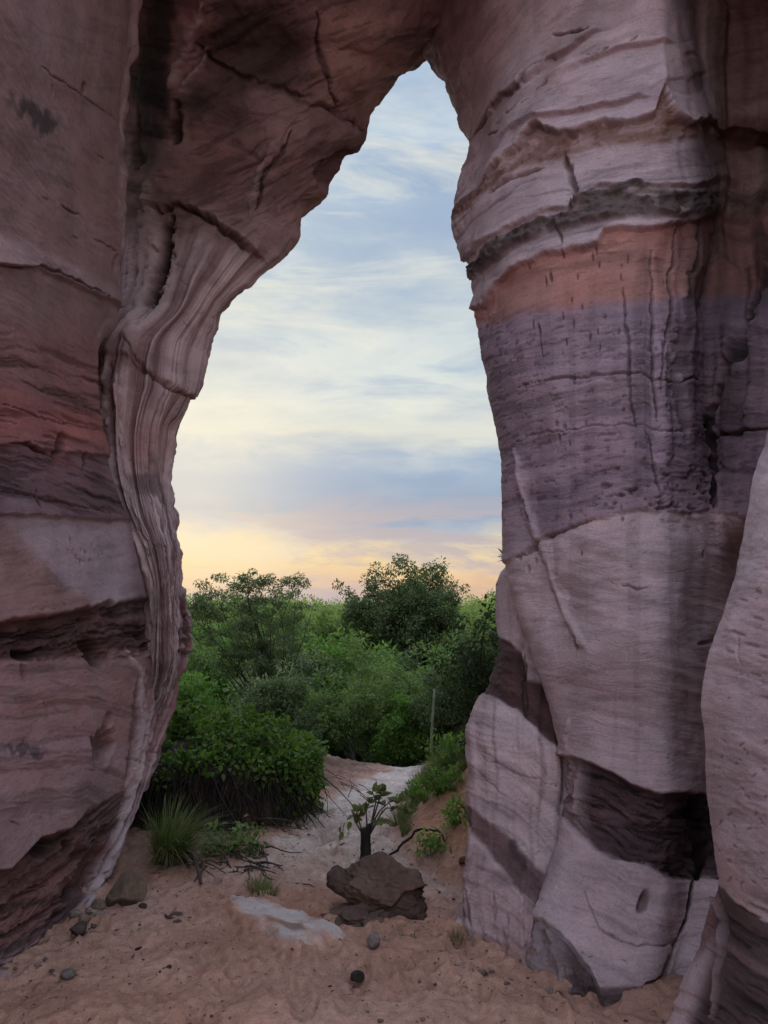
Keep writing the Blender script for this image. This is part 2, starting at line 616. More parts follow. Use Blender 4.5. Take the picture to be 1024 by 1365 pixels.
# ------------------------------------------------------------------ the sandstone arch
def loft(rows, cseg, step=1.6):
    """rows: list of (py, [N points]) from top to bottom. cseg: samples per column segment."""
    A = np.array([r[1] for r in rows])               # (nr, nc, 3)
    pys = np.array([r[0] for r in rows], float)
    tc = np.arange(A.shape[1], dtype=float)
    dist = np.linalg.norm(np.diff(A, axis=1), axis=2).mean(0)
    tcol = np.concatenate([[0], np.cumsum(np.maximum(dist, 0.02))])
    q = np.concatenate([np.linspace(tcol[i], tcol[i + 1], c, endpoint=False) for i, c in enumerate(cseg)] + [[tcol[-1]]])
    B = pchip(tcol, np.swapaxes(A, 0, 1), q)         # (nq, nr, 3)
    B = np.swapaxes(B, 0, 1)
    qs = []
    for a, b in zip(pys[:-1], pys[1:]):
        inside = (b > -20) and (a < 1400)
        n = max(3, int(abs(b - a) / (step if inside else 8)))
        qs.append(np.linspace(a, b, n, endpoint=False))
    qr = np.concatenate(qs + [[pys[-1]]])
    P = pchip(pys, B, qr)
    S = np.interp(q, tcol, tc)
    return P, np.broadcast_to(S[None, :], P.shape[:2]), np.broadcast_to(qr[:, None], P.shape[:2])


def pdist(px, py, pts):
    """distance in photo pixels to a polyline, and parameter along it 0..1"""
    best = np.full(px.shape, 1e9, np.float32)
    par = np.zeros(px.shape, np.float32)
    pts = np.asarray(pts, float)
    n = len(pts) - 1
    for i in range(n):
        a, b = pts[i], pts[i + 1]
        d = b - a
        L = max((d * d).sum(), 1e-6)
        t = np.clip(((px - a[0]) * d[0] + (py - a[1]) * d[1]) / L, 0, 1)
        e = np.hypot(px - a[0] - t * d[0], py - a[1] - t * d[1])
        m = e < best
        best = np.where(m, e, best)
        par = np.where(m, (i + t) / n, par)
    return best, par


def ycurve(px, pts):
    p = np.asarray(pts, float)
    return np.interp(px, p[:, 0], p[:, 1])


class Feat:
    """accumulates relief (metres, + = outward) and albedo on one patch, in the flat coordinates of the rock face"""
    def __init__(self, P, px, py, base, warp=1.0):
        self.P, self.px, self.py = P, px, py
        self.d = np.zeros(px.shape, np.float32)
        self.c = np.ones(px.shape + (3,), np.float32) * np.asarray(base, np.float32)
        self.w1 = fbm(P * 2.2, 4, 101)
        self.w2 = fbm(P * 9.0, 4, 107)
        self.w3 = fbm(P * 16.0, 3, 109)
        self.wx = px + warp * (7 * self.w1 + 4.5 * self.w2)
        self.wy = py + warp * (6 * fbm(P * 2.2 + 31, 4, 113) + 4 * fbm(P * 10 + 7, 3, 117) + 1.6 * self.w3)

    def below(self, pts, color, soft=6, amt=1.0, xr=None):
        m = sstep(-soft, soft, self.wy - ycurve(self.px, pts)) * amt
        if xr: m = m * sstep(xr[0] - xr[2], xr[0] + xr[2], self.wx) * (1 - sstep(xr[1] - xr[2], xr[1] + xr[2], self.wx))
        self.c = lerp(self.c, np.asarray(color, np.float32), m[..., None])
        return m

    def band(self, top, bot, color, soft=6, amt=1.0, xr=None, rel=0.0):
        m = sstep(-soft, soft, self.wy - ycurve(self.px, top)) * (1 - sstep(-soft, soft, self.wy - ycurve(self.px, bot))) * amt
        if xr: m = m * sstep(xr[0] - xr[2], xr[0] + xr[2], self.wx) * (1 - sstep(xr[1] - xr[2], xr[1] + xr[2], self.wx))
        self.c = lerp(self.c, np.asarray(color, np.float32), m[..., None])
        if rel: self.d += rel * m
        return m

    def ledge(self, pts, h, up=40, soft=4, xr=None):
        """rock above the line stands proud by h and thins out upwards: an overhanging lip"""
        y = ycurve(self.px, pts) - self.wy
        m = sstep(-soft, soft, y) * np.exp(-np.clip(y, 0, None) / up)
        if xr: m = m * sstep(xr[0] - xr[2], xr[0] + xr[2], self.px) * (1 - sstep(xr[1] - xr[2], xr[1] + xr[2], self.px))
        self.d += h * m

    def line(self, pts, w, depth=0.0, color=None, amt=1.0, taper=True, crisp=False):
        e, t = pdist(self.wx if not crisp else self.px + 1.5 * self.w2, self.wy if not crisp else self.py + 1.5 * self.w2, pts)
        ww = w * (np.sin(np.pi * np.clip(t, 0.02, 0.98)) ** 0.5 if taper else 1)
        ww = ww * (0.5 + 0.75 * np.clip(0.5 + 0.9 * self.w3, 0, 1)) * (1.0 if depth <= 0 else 0.8)
        m = np.exp(-(e / np.maximum(ww, 0.3)) ** (2 if depth < 0 else 3))
        self.d -= depth * m
        if color is not None:
            self.c = lerp(self.c, np.asarray(color, np.float32), (m * amt)[..., None])

    def pit(self, x, y, rx, ry, depth, color=None, amt=0.8, ang=0.0, p=3.6):
        q = 0.22 * min(rx, ry)
        dx, dy = self.px - x + q * self.w2 * 1.6 + q * self.w3, self.py - y + q * self.w1 * 1.6 + q * self.w2
        a = R(ang)
        u = (dx * math.cos(a) + dy * math.sin(a)) / rx
        v = (-dx * math.sin(a) + dy * math.cos(a)) / ry
        m = 1 - sstep(0.55, 1.2, np.sqrt(u * u + v * v))
        self.d -= depth * m
        if color is not None:
            self.c = lerp(self.c, np.asarray(color, np.float32), (m * amt)[..., None])  # dark fill puts shade into hollows the soft sky barely darkens

    def beds(self, guide, amt, freq, mask=1.0, seed=0, rel=0.0, fx=0.010, tint=(1, 1, 1)):
        """thin darker and lighter beds that run along a guide line"""
        u = self.py - ycurve(self.px, guide) + 5 * self.w1 + 1.5 * self.w2
        n = fbm(xyz(self.px * fx, u * freq, 0 * u + seed), 5, 300 + seed, 0.62, rot=False)
        m = np.clip(1 - amt * sstep(0.02, 0.45, n) * mask + 0.45 * amt * sstep(0.05, 0.5, -n) * mask, 0.1, 1.6)
        self.c = self.c * (m[..., None] ** np.asarray(tint, np.float32))
        n2 = fbm(xyz(self.px * fx * 1.5, u * freq * 1.9, 0 * u + seed + 5), 4, 340 + seed, 0.6, rot=False)
        k = sstep(0.38, 0.5, n2) * mask * min(1.0, amt * 1.7)
        self.c = self.c * (1 - 0.6 * k)[..., None]
        self.d -= rel * (sstep(0.02, 0.45, n) * mask + 0.7 * k)

    def tint(self, x, y, rx, ry, color, amt=0.7, ang=0.0):
        dx, dy = self.px - x + 14 * self.w1 + 7 * self.w2, self.py - y + 14 * self.w2 + 7 * self.w3
        a = R(ang)
        r = np.hypot((dx * math.cos(a) + dy * math.sin(a)) / rx, (-dx * math.sin(a) + dy * math.cos(a)) / ry)
        m = (1 - sstep(0.55, 1.35, r)) * amt
        self.c = lerp(self.c, np.asarray(color, np.float32), m[..., None])


def strata_relief(P, tilt=(0.06, -0.05), a=0.012, seed=0):
    h = P[..., 2] + tilt[0] * P[..., 0] + tilt[1] * P[..., 1] + 0.10 * fbm(P * 0.9, 3, seed + 1)
    zz = np.zeros_like(h)
    lo = P * 0.7
    l1 = vnoise(xyz(lo[..., 0], lo[..., 1], h * 9), seed + 2)
    l2 = vnoise(xyz(lo[..., 0] * 1.8, lo[..., 1] * 1.8, h * 24), seed + 3)
    l3 = vnoise(xyz(P[..., 0] * 3, P[..., 1] * 3, h * 60), seed + 4)
    patch = sstep(-0.35, 0.5, fbm(P * 0.8 + 5, 3, seed + 7))
    return a * (0.25 + 0.75 * patch) * (0.55 * l1 + 0.4 * l2 + 0.3 * l3)


arch = empty('sandstone_arch', (0, 6.0, -0.3), 'huge natural arch of banded pink and grey sandstone framing the sky', 'rock arch')
ARCH_OFF = np.array([0, 6.0, -0.3])


def finish(name, P, d, c, mat, label, flip=True):
    Nn = grid_normals(P)
    if flip: Nn = -Nn
    Q = P + Nn * d[..., None]
    Fq = grid_faces(*P.shape[:2])
    if flip: Fq = Fq[:, ::-1]
    me = mesh_np(name, (Q - ARCH_OFF).reshape(-1, 3), Fq, mat, True, np.clip(c * np.float32([1.0, 0.885, 0.945]) * (1 - 0.13 * sstep(2.4, 1.0, P[..., 2]))[..., None], 0.01, 0.8).reshape(-1, 3))  # albedo darkened toward the ground, shade painted into the rock
    o = obj(name, me, arch)
    o['label'] = label
    return o


# albedo palette
PALE = (0.46, 0.375, 0.375)
PALE2 = (0.40, 0.315, 0.315)
WARM = (0.40, 0.285, 0.255)
MAUVE = (0.27, 0.205, 0.225)
PURPLE = (0.205, 0.155, 0.175)
PINK = (0.40, 0.215, 0.185)
RED = (0.30, 0.135, 0.115)
BROWN = (0.17, 0.105, 0.085)
MAROON = (0.105, 0.062, 0.058)
CHAR = (0.060, 0.050, 0.047)
BLACK = (0.022, 0.017, 0.016)
WHITE = (0.60, 0.52, 0.51)

# --- near wall on the left ------------------------------------------------
def wall_rows():
    rows = []
    #      py    X0(px -420)  X at px0  X mid  seam px, X seam
    tab = [(-700, -2.6, -2.5, -2.5, 175, -2.5),
           (-420, -1.75, -1.70, -1.75, 185, -1.80),
           (-150, -1.75, -1.75, -1.78, 186, -1.82),
           (0, -1.80, -1.82, -1.86, 184, -1.88),
           (130, -1.85, -1.88, -1.92, 165, -1.95),
           (260, -1.90, -1.92, -1.96, 163, -1.98),
           (400, -1.92, -1.95, -1.99, 158, -2.02),
           (455, -1.93, -1.96, -2.00, 127, -2.05),
           (520, -1.94, -1.97, -2.02, 122, -2.07),
           (600, -1.95, -1.98, -2.02, 134, -2.04),
           (690, -1.94, -1.96, -1.99, 166, -1.98),
           (750, -1.93, -1.94, -1.95, 210, -1.90),
           (800, -1.92, -1.93, -1.93, 240, -1.82),
           (870, -1.92, -1.92, -1.90, 248, -1.78),
           (930, -1.90, -1.90, -1.88, 232, -1.78),
           (990, -1.88, -1.88, -1.86, 212, -1.79),
           (1070, -1.86, -1.85, -1.84, 187, -1.80),
           (1130, -1.84, -1.84, -1.86, 160, -1.82),
           (1180, -1.83, -1.86, -1.90, 134, -1.84),
           (1225, -1.82, -1.86, -1.90, 98, -1.84),
           (1270, -1.80, -1.82, -1.86, 58, -1.80),
           (1330, -1.76, -1.74, -1.74, 10, -1.72),
           (1420, -1.6, -1.58, -1.58, -40, -1.55)]
    for py, xa, x0, xm, sx, xs_ in tab:
        far = PX(-600, py, xa)
        z = far[2]
        seam = PX(sx, py, xs_)
        mid = PX(0 + 0.52 * sx if sx > 60 else (sx - 60) / 1.5, py, xm)
        p0 = PX(0 if sx > 60 else sx - 90, py, x0)
        zs = seam[2]
        b1 = seam + np.array([-0.10, 0.22, 0.0])
        b2 = seam + np.array([-0.55, 0.65, 0.0])
        b3 = seam + np.array([-2.2, 1.2, 0.0])
        rows.append((py, [np.array([-5.0, 0.7, z]), np.array([xa - 0.5, 0.9, z * 0.9 + 0.1 * p0[2]]), PX(-420, py, xa), p0, mid, seam, b1, b2, b3]))
    return rows


P, S, T = loft(wall_rows(), [8, 20, 60, 110, 120, 14, 14, 8])
px, py = project(P)
f = Feat(P, px, py, (0.255, 0.176, 0.164), 0.45)
# colour of the beds, top to bottom
f.band([(-400, 180), (0, 305), (165, 392)], [(-400, 250), (0, 352), (165, 412)], (0.34, 0.255, 0.25), 8, 0.85)
f.below([(-400, 360), (0, 425), (165, 455)], (0.25, 0.125, 0.115), 30, 0.75)
f.band([(-400, 460), (0, 520), (150, 560)], [(-400, 540), (0, 585), (150, 600)], (0.30, 0.115, 0.10), 16, 0.7)
f.below([(-400, 600), (0, 592), (150, 612)], (0.165, 0.105, 0.115), 7, 0.9)
f.band([(-400, 640), (0, 636), (150, 660)], [(-400, 668), (0, 664), (150, 678)], (0.125, 0.08, 0.088), 6, 0.6)
f.below([(-400, 690), (0, 686), (100, 690), (180, 694)], (0.36, 0.285, 0.295), 3)
# warm wedge under a slanting line
f.band([(-400, 640), (0, 690), (40, 725), (75, 775), (130, 820), (250, 840)], [(-400, 900), (0, 840), (250, 822)], (0.285, 0.175, 0.155), 6, 0.85)
f.below([(-400, 850), (0, 832), (110, 812), (200, 792), (250, 800)], (0.085, 0.048, 0.046), 5)
f.band([(-400, 850), (0, 836), (120, 818), (240, 800)], [(-400, 860), (0, 850), (110, 842), (240, 866)], (0.15, 0.085, 0.082), 8, 0.7, xr=(110, 260, 15))
f.below([(-400, 890), (0, 884), (120, 872), (175, 868), (250, 860)], (0.335, 0.215, 0.205), 6)
f.band([(-400, 985), (0, 990), (110, 985), (180, 1000)], [(-400, 1010), (0, 1012), (110, 1002), (180, 1030)], (0.36, 0.27, 0.27), 8, 0.7)
f.tint(60, 940, 60, 12, (0.33, 0.17, 0.15), 0.6)
f.tint(25, 1000, 34, 7, (0.10, 0.075, 0.08), 0.8)
f.below([(-400, 1040), (0, 1045), (200, 1010)], (0.33, 0.235, 0.225), 16, 0.8)
f.below([(-400, 1170), (0, 1158), (40, 1120), (60, 1112), (110, 1085), (180, 1045)], (0.12, 0.068, 0.062), 6, 0.92)
f.below([(-400, 1195), (0, 1200), (40, 1175), (90, 1150), (150, 1110)], (0.225, 0.125, 0.115), 8, 0.8)
f.band([(-400, 1218), (0, 1208), (60, 1195), (100, 1180)], [(-400, 1232), (0, 1220), (60, 1204), (100, 1190)], (0.06, 0.038, 0.036), 5, 0.8)
f.band([(-400, 1275), (0, 1262), (60, 1232), (110, 1196)], [(-400, 1300), (0, 1284), (60, 1248), (110, 1206)], (0.07, 0.045, 0.043), 6, 0.8)
f.below([(-400, 1310), (0, 1283), (40, 1262), (75, 1238), (110, 1205), (160, 1160)], (0.38, 0.275, 0.265), 7, 0.9)
f.band([(-400, 1290), (0, 1290), (60, 1262)], [(-400, 1300), (0, 1299), (60, 1270)], (0.08, 0.05, 0.05), 3, 0.8, xr=(-60, 80, 20))
G0 = [(-400, 80), (0, 250), (165, 320)]
G1 = [(-400, 560), (0, 590), (60, 602), (160, 640)]
G2 = [(-400, 850), (0, 850), (240, 810)]
G3 = [(-400, 1010), (0, 1000), (110, 990), (200, 1020)]
G4 = [(-400, 1200), (0, 1165), (60, 1135), (110, 1105), (180, 1050)]
f.beds(G0, 0.16, 0.05, 1 - sstep(330, 430, f.wy - 0.3 * px), 1)
f.beds(G1, 0.42, 0.075, sstep(410, 470, py - 0.3 * px) * (1 - sstep(680, 694, py)), 2, 0.010)
f.beds(G2, 0.16, 0.10, sstep(690, 700, py) * (1 - sstep(790, 830, py)), 3)
f.beds(G2, 0.65, 0.11, sstep(-4, 6, f.wy - ycurve(px, [(-400, 850), (0, 832), (110, 812), (240, 796)])) * (1 - sstep(870, 884, py)), 4, 0.022, 0.016)
f.beds(G3, 0.26, 0.075, sstep(875, 890, py) * (1 - sstep(1080, 1110, py)), 5, 0.004)
f.beds(G4, 0.5, 0.085, sstep(0, 8, f.wy - ycurve(px, [(-400, 1170), (0, 1158), (40, 1120), (60, 1112), (110, 1085), (180, 1045)])) * (1 - 0.8 * sstep(4.3, 4.9, S)), 6, 0.02)
# pale fluted edge where the wall turns into the opening
ed = sstep(4.62, 5.0, S + 0.04 * f.w1) * sstep(770, 830, T)
flut = vnoise(xyz(S * 26 + 1.2 * f.w1, T * 0.006, 0 * S), 61)
f.c = lerp(f.c, np.float32([0.44, 0.35, 0.345]), (ed * sstep(-0.1, 0.5, flut) * 0.85)[..., None])
f.c = lerp(f.c, np.float32([0.13, 0.075, 0.07]), (ed * sstep(0.1, 0.55, -flut) * 0.7)[..., None])
f.d += 0.045 * flut * ed
f.line([(168, 870), (186, 900), (193, 960), (176, 1060), (152, 1150), (110, 1215)], 7, -0.02, (0.52, 0.44, 0.43), 0.9)
f.line([(205, 880), (207, 940), (190, 1020), (168, 1100)], 3.5, -0.01, (0.50, 0.42, 0.41), 0.7)
f.line([(182, 900), (184, 960), (168, 1050)], 5, 0.02, (0.11, 0.065, 0.06), 0.75)
f.line([(238, 860), (242, 900), (225, 970), (200, 1040)], 6, 0.01, (0.20, 0.085, 0.075), 0.7)
f.line([(222, 790), (228, 880), (205, 990), (178, 1080)], 6, 0.02, (0.20, 0.10, 0.09), 0.6)
# relief
f.ledge([(-400, 285), (0, 352), (50, 355), (100, 380), (165, 412)], 0.05, 26, 3)
f.ledge([(-400, 690), (0, 686), (180, 694)], 0.03, 40, 3)
f.ledge([(-400, 600), (0, 592), (150, 612)], 0.03, 50, 3)
f.ledge([(-400, 850), (0, 832), (110, 812), (240, 796)], 0.05, 60, 5)
f.ledge([(-400, 1170), (0, 1158), (40, 1120), (60, 1112), (110, 1085), (180, 1045)], 0.07, 50, 4, xr=(-2000, 105, 30))
f.band([(-400, 850), (0, 832), (240, 796)], [(-400, 890), (0, 884), (240, 866)], (0, 0, 0), 6, 0.0)
ef = 1 - sstep(4.0, 4.8, S)
f.d -= 0.045 * ef * sstep(-10, 10, f.wy - ycurve(px, [(-400, 850), (0, 832), (240, 796)])) * (1 - sstep(-10, 14, f.wy - ycurve(px, [(-400, 890), (0, 886), (240, 866)]))) * (1 - sstep(190, 230, px))
rough_zone = sstep(-14, 8, f.wy - ycurve(px, [(-400, 850), (0, 832), (240, 796)])) * (1 - sstep(-10, 14, f.wy - ycurve(px, [(-400, 890), (0, 886), (240, 866)])))
low_zone = sstep(0, 30, f.wy - ycurve(px, [(-400, 1170), (0, 1150), (40, 1115), (110, 1085), (180, 1045)]))
ef = 1 - sstep(4.3, 4.9, S)
f.d += (rough_zone + 0.8 * low_zone * ef) * (0.045 * ridge(P * np.array([5, 5, 11]), 4, 7))
f.line([(0, 352), (30, 356), (50, 352), (80, 366), (140, 396)], 2.2, 0.03, BLACK, 0.7)
f.line([(0, 590), (30, 594), (60, 606)], 3, 0.03, BLACK, 0.8)
f.line([(0, 655), (60, 668), (150, 684)], 2, 0.015, MAROON, 0.6)
f.line([(0, 540), (60, 560), (130, 575)], 2, 0.012, MAROON, 0.5)
f.line([(20, 505), (60, 525), (110, 530)], 1.6, 0.012, MAROON, 0.5)
f.line([(40, 654), (42, 670), (45, 684)], 2.6, 0.03, BLACK, 0.8)
f.line([(103, 602), (105, 620), (104, 636)], 2.2, 0.03, BLACK, 0.75)
f.pit(74, 602, 8, 22, 0.06, (0.06, 0.036, 0.034), 0.85, 10)
f.pit(82, 618, 12, 10, 0.02, (0.22, 0.10, 0.09), 0.5)
f.pit(137, 806, 8, 8, 0.05, BLACK, 0.8)
f.pit(130, 872, 17, 17, 0.09, (0.045, 0.028, 0.027), 0.9, -35)
f.pit(40, 872, 13, 8, 0.06, BLACK, 0.8)
f.pit(36, 896, 5, 14, 0.03, (0.12, 0.07, 0.065), 0.6)
f.pit(136, 995, 16, 26, 0.09, (0.16, 0.095, 0.088), 0.9, 18)
f.pit(126, 992, 6, 12, 0.04, (0.09, 0.05, 0.047), 0.8, 10)
f.pit(142, 965, 7, 16, 0.03, (0.24, 0.12, 0.11), 0.6, 15)
f.pit(52, 1128, 20, 13, 0.07, BLACK, 0.85, -38)
f.pit(85, 1128, 6, 9, 0.05, BLACK, 0.85)
f.pit(120, 1165, 17, 40, 0.06, (0.10, 0.055, 0.048), 0.8, 30)
f.pit(93, 1192, 9, 18, 0.05, BLACK, 0.7, 35)
f.line([(60, 932), (61, 956)], 1.4, 0.012, (0.12, 0.07, 0.065), 0.8, crisp=True)
for (x, y, l, a) in [(93, 722, 10, 75), (97, 735, 8, 80), (101, 742, 9, 70), (108, 735, 7, 85), (114, 738, 6, 85), (118, 748, 6, 80), (121, 728, 7, 95), (106, 750, 6, 80)]:
    ca, sa = math.cos(R(a)), math.sin(R(a))
    f.line([(x - ca * l / 2, y - sa * l / 2), (x + ca * l / 2, y + sa * l / 2)], 1.6, 0.012, (0.10, 0.065, 0.065), 0.85, crisp=True)
f.line([(50, 88), (70, 105), (100, 122), (150, 160)], 1.6, 0.01, (0.08, 0.05, 0.045), 0.7)
f.pit(108, 117, 4, 9, 0.025, (0.07, 0.045, 0.04), 0.7)
f.line([(65, 110), (66, 132)], 1.3, 0.01, (0.08, 0.05, 0.045), 0.6, crisp=True)
f.tint(38, 150, 42, 12, (0.055, 0.046, 0.044), 0.85, 24)
f.line([(80, 272), (95, 284), (106, 288)], 1.8, 0.015, (0.07, 0.045, 0.04), 0.7)
f.line([(120, 316), (160, 338)], 1.6, 0.012, (0.08, 0.05, 0.045), 0.6)
f.pit(152, 355, 6, 16, 0.05, (0.10, 0.06, 0.055), 0.7, 8)
for k in range(50):
    x, y = rng.uniform(-200, 200), rng.uniform(40, 1250)
    f.line([(x, y), (x + rng.uniform(8, 26), y + rng.uniform(1, 9))], 1.2, 0.008, (0.13, 0.08, 0.075), 0.6, crisp=True)
f.tint(100, 745, 110, 30, (0.40, 0.33, 0.345), 0.5, 38)
# crisp broken edge along the seam in the upper part
edge = sstep(4.8, 5.0, S) * (1 - sstep(420, 480, T))
f.c = lerp(f.c, np.float32([0.34, 0.26, 0.25]), (edge * 0.7)[..., None])
d = f.d + 0.04 * fbm(P * 1.1, 3, 41) + strata_relief(P, (0.1, -0.16), 0.007, 5) + 0.003 * fbm(P * 14, 3, 47)
d += edge * 0.05 * fbm(P * np.array([5, 5, 4]), 3, 49)
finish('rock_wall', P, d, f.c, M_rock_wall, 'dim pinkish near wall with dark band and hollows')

# --- fluted jamb and roof of the arch ---------------------------------------
def roof_rows():
    rows = []
    tab = [  # py, a(px,Y), b, c, d, rim(px,Y), back1(dx,dY)
        (-650, (60, 5.2), (200, 5.2), (420, 5.3), (520, 5.4), (640, 5.6), (60, .8)),
        (-420, (80, 3.85), (240, 3.75), (420, 3.8), (520, 3.9), (620, 4.2), (60, .8)),
        (-150, (120, 5.2), (250, 4.85), (420, 5.0), (510, 5.2), (615, 5.6), (60, .8)),
        (0, (150, 6.3), (262, 5.65), (420, 5.75), (520, 6.0), (610, 6.5), (60, .8)),
        (40, (150, 6.6), (262, 5.85), (430, 5.95), (525, 6.25), (602, 6.8), (50, .8)),
        (66, (150, 6.75), (258, 6.0), (430, 6.1), (515, 6.4), (572, 7.0), (20, .9)),
        (95, (150, 6.8), (255, 6.1), (415, 6.15), (500, 6.45), (547, 7.0), (-5, .9)),
        (120, (150, 6.9), (250, 6.15), (400, 6.2), (475, 6.5), (521, 7.0), (-10, .9)),
        (150, (150, 6.95), (248, 6.25), (380, 6.25), (450, 6.5), (497, 7.0), (-10, .9)),
        (180, (150, 7.0), (244, 6.35), (370, 6.3), (440, 6.5), (490, 6.95), (-10, .9)),
        (210, (150, 7.0), (240, 6.4), (350, 6.3), (415, 6.5), (466, 6.95), (-14, .9)),
        (250, (150, 7.0), (230, 6.5), (325, 6.35), (390, 6.5), (436, 6.9), (-14, .9)),
        (282, (150, 7.0), (222, 6.55), (310, 6.35), (368, 6.5), (409, 6.85), (-14, .9)),
        (325, (150, 7.0), (215, 6.55), (285, 6.35), (342, 6.5), (383, 6.8), (-14, .9)),
        (365, (145, 6.9), (205, 6.5), (262, 6.3), (310, 6.45), (346, 6.75), (-14, .9)),
        (410, (140, 6.7), (195, 6.35), (240, 6.25), (275, 6.4), (303, 6.7), (-14, .9)),
        (460, (118, 6.5), (158, 6.15), (205, 6.15), (245, 6.35), (276, 6.65), (-14, .9)),
        (512, (112, 6.5), (150, 6.1), (198, 6.1), (236, 6.3), (263, 6.6), (-18, .9)),
        (540, (112, 6.5), (150, 6.1), (190, 6.1), (222, 6.3), (247, 6.6), (-18, .9)),
        (575, (118, 6.5), (152, 6.1), (183, 6.1), (210, 6.3), (232, 6.6), (-18, .9)),
        (630, (130, 6.45), (160, 6.05), (184, 6.05), (206, 6.25), (224, 6.55), (-18, .9)),
        (690, (150, 6.4), (175, 6.0), (196, 6.0), (214, 6.2), (228, 6.5), (-18, .9)),
        (740, (170, 6.3), (196, 5.95), (212, 5.95), (223, 6.1), (231, 6.4), (-18, .9)),
        (790, (180, 6.3), (206, 6.0), (218, 6.0), (226, 6.1), (232, 6.3), (-18, .9)),
        (880, (180, 6.3), (206, 6.1), (218, 6.1), (226, 6.2), (232, 6.35), (-18, .9)),
        (1000, (150, 6.3), (170, 6.2), (180, 6.2), (188, 6.3), (195, 6.4), (-18, .9)),
        (1200, (80, 6.3), (100, 6.2), (110, 6.2), (120, 6.3), (128, 6.4), (-18, .9)),
    ]
    for py, a, b, c, d_, r, (dx, dY) in tab:
        ra = PY(a[0], py, a[1])
        rim = PY(r[0], py, r[1])
        h = ra + np.array([-0.8, 0.5, 0.0])
        b1 = PY(r[0] + dx * 0.4, py, r[1] + 0.30) + np.array([0, 0, 0.02])
        b2 = PY(r[0] + dx * 2.0, py, r[1] + dY) + np.array([-0.15 if dx < 0 else 0.1, 0, 0.35 if py < 400 else 0.05])
        b3 = b2 + np.array([-1.6 if py > 120 else -0.2, 0.8, 0.3 if py > 400 else 1.6])
        rows.append((py, [h, ra, PY(b[0], py, b[1]), PY(c[0], py, c[1]), PY(d_[0], py, d_[1]), rim, b1, b2, b3]))
    return rows


P, S, T = loft(roof_rows(), [6, 40, 90, 70, 60, 20, 14, 8])
px, py = project(P)
f = Feat(P, px, py, (0.24, 0.165, 0.146))
w3 = fbm(P * 3.2, 4, 203)
# roof tones: dark stain in the middle, a warm panel at the upper right, dark recess on the left
f.tint(350, 55, 80, 66, (0.062, 0.043, 0.040), 0.9, 20)
f.tint(310, 120, 60, 60, (0.075, 0.052, 0.048), 0.75, 30)
f.tint(495, 75, 66, 75, (0.36, 0.235, 0.195), 0.9, 0)
f.tint(560, 30, 50, 40, (0.27, 0.17, 0.15), 0.8, 0)
f.line([(424, 20), (428, 60), (436, 100), (450, 140)], 5, 0.04, (0.07, 0.045, 0.04), 0.8)
f.line([(262, 60), (300, 90), (350, 115), (400, 130), (455, 150), (480, 165)], 9, 0.05, (0.065, 0.042, 0.038), 0.8)
f.line([(395, 130), (440, 140), (478, 160)], 5, -0.03, (0.36, 0.25, 0.225), 0.6)
f.tint(300, 230, 55, 55, (0.20, 0.12, 0.105), 0.7)
f.tint(370, 150, 45, 30, (0.33, 0.235, 0.215), 0.6, 30)
f.line([(386, 180), (368, 215), (352, 240), (345, 275)], 5, 0.05, (0.085, 0.055, 0.05), 0.75)
f.line([(375, 178), (352, 215), (338, 250), (336, 290)], 7, -0.03, (0.36, 0.265, 0.25), 0.6)
f.line([(305, 190), (330, 200), (345, 210)], 8, 0.02, (0.10, 0.065, 0.06), 0.6)
f.tint(350, 330, 60, 30, (0.34, 0.25, 0.24), 0.6, -45)
f.pit(448, 225, 16, 34, 0.07, (0.12, 0.07, 0.068), 0.85, 40)
f.line([(472, 172), (478, 160), (490, 176)], 7, 0.03, (0.14, 0.06, 0.055), 0.8)
f.tint(205, 80, 26, 140, (0.05, 0.04, 0.036), 0.9, 5)
f.tint(250, 45, 22, 65, (0.30, 0.20, 0.175), 0.9, 14)
f.line([(268, 0), (262, 30), (248, 70), (232, 105), (225, 125)], 6, -0.06, (0.44, 0.34, 0.31), 0.85)
f.line([(275, 60), (270, 90), (250, 110), (240, 122)], 4, -0.04, (0.40, 0.30, 0.27), 0.8)
f.line([(240, 130), (232, 165), (228, 190)], 9, 0.05, BLACK, 0.8)
f.tint(262, 140, 20, 34, (0.07, 0.05, 0.047), 0.7)
# the crack that separates roof from jamb
f.line([(205, 282), (235, 275), (255, 282), (290, 298), (318, 318), (336, 336)], 4, 0.05, (0.05, 0.034, 0.03), 0.85)
f.line([(255, 276), (292, 292), (322, 312), (340, 334)], 3, -0.03, (0.40, 0.31, 0.29), 0.6)
f.ledge([(150, 262), (205, 276), (255, 278), (290, 294), (336, 334), (400, 380)], 0.07, 34, 4, xr=(195, 345, 12))
# jamb: long drapery-like flutes
jz = sstep(275, 350, f.wy - 0.25 * (px - 240))
fl = vnoise(xyz(S * 7.5 + 0.8 * f.w1, T * 0.0045, 0 * S), 63)
fl2 = vnoise(xyz(S * 19 + 0.9 * f.w1, T * 0.007, 0 * S + 3), 64)
fl3 = vnoise(xyz(S * 44 + 1.2 * f.w1, T * 0.012, 0 * S + 9), 65)
jc = lerp(np.float32([0.27, 0.185, 0.18]), np.float32([0.55, 0.465, 0.455]), sstep(-0.6, 0.45, 0.7 * fl + lerp(0.18, 0.36, sstep(400, 560, T)) * fl2 + lerp(0.05, 0.25, sstep(420, 600, T)) * fl3)[..., None])
f.c = lerp(f.c, jc, (jz * 0.92)[..., None])
f.c = lerp(f.c, np.float32([0.16, 0.10, 0.098]), (jz * sstep(0.25, 0.7, -fl2 - 0.4 * fl3) * lerp(0.25, 0.75, sstep(420, 600, T)))[..., None])
brk = sstep(-0.3, 0.4, fbm(P * 3.1, 4, 207))
lowr = 1 - 0.65 * sstep(600, 720, T)
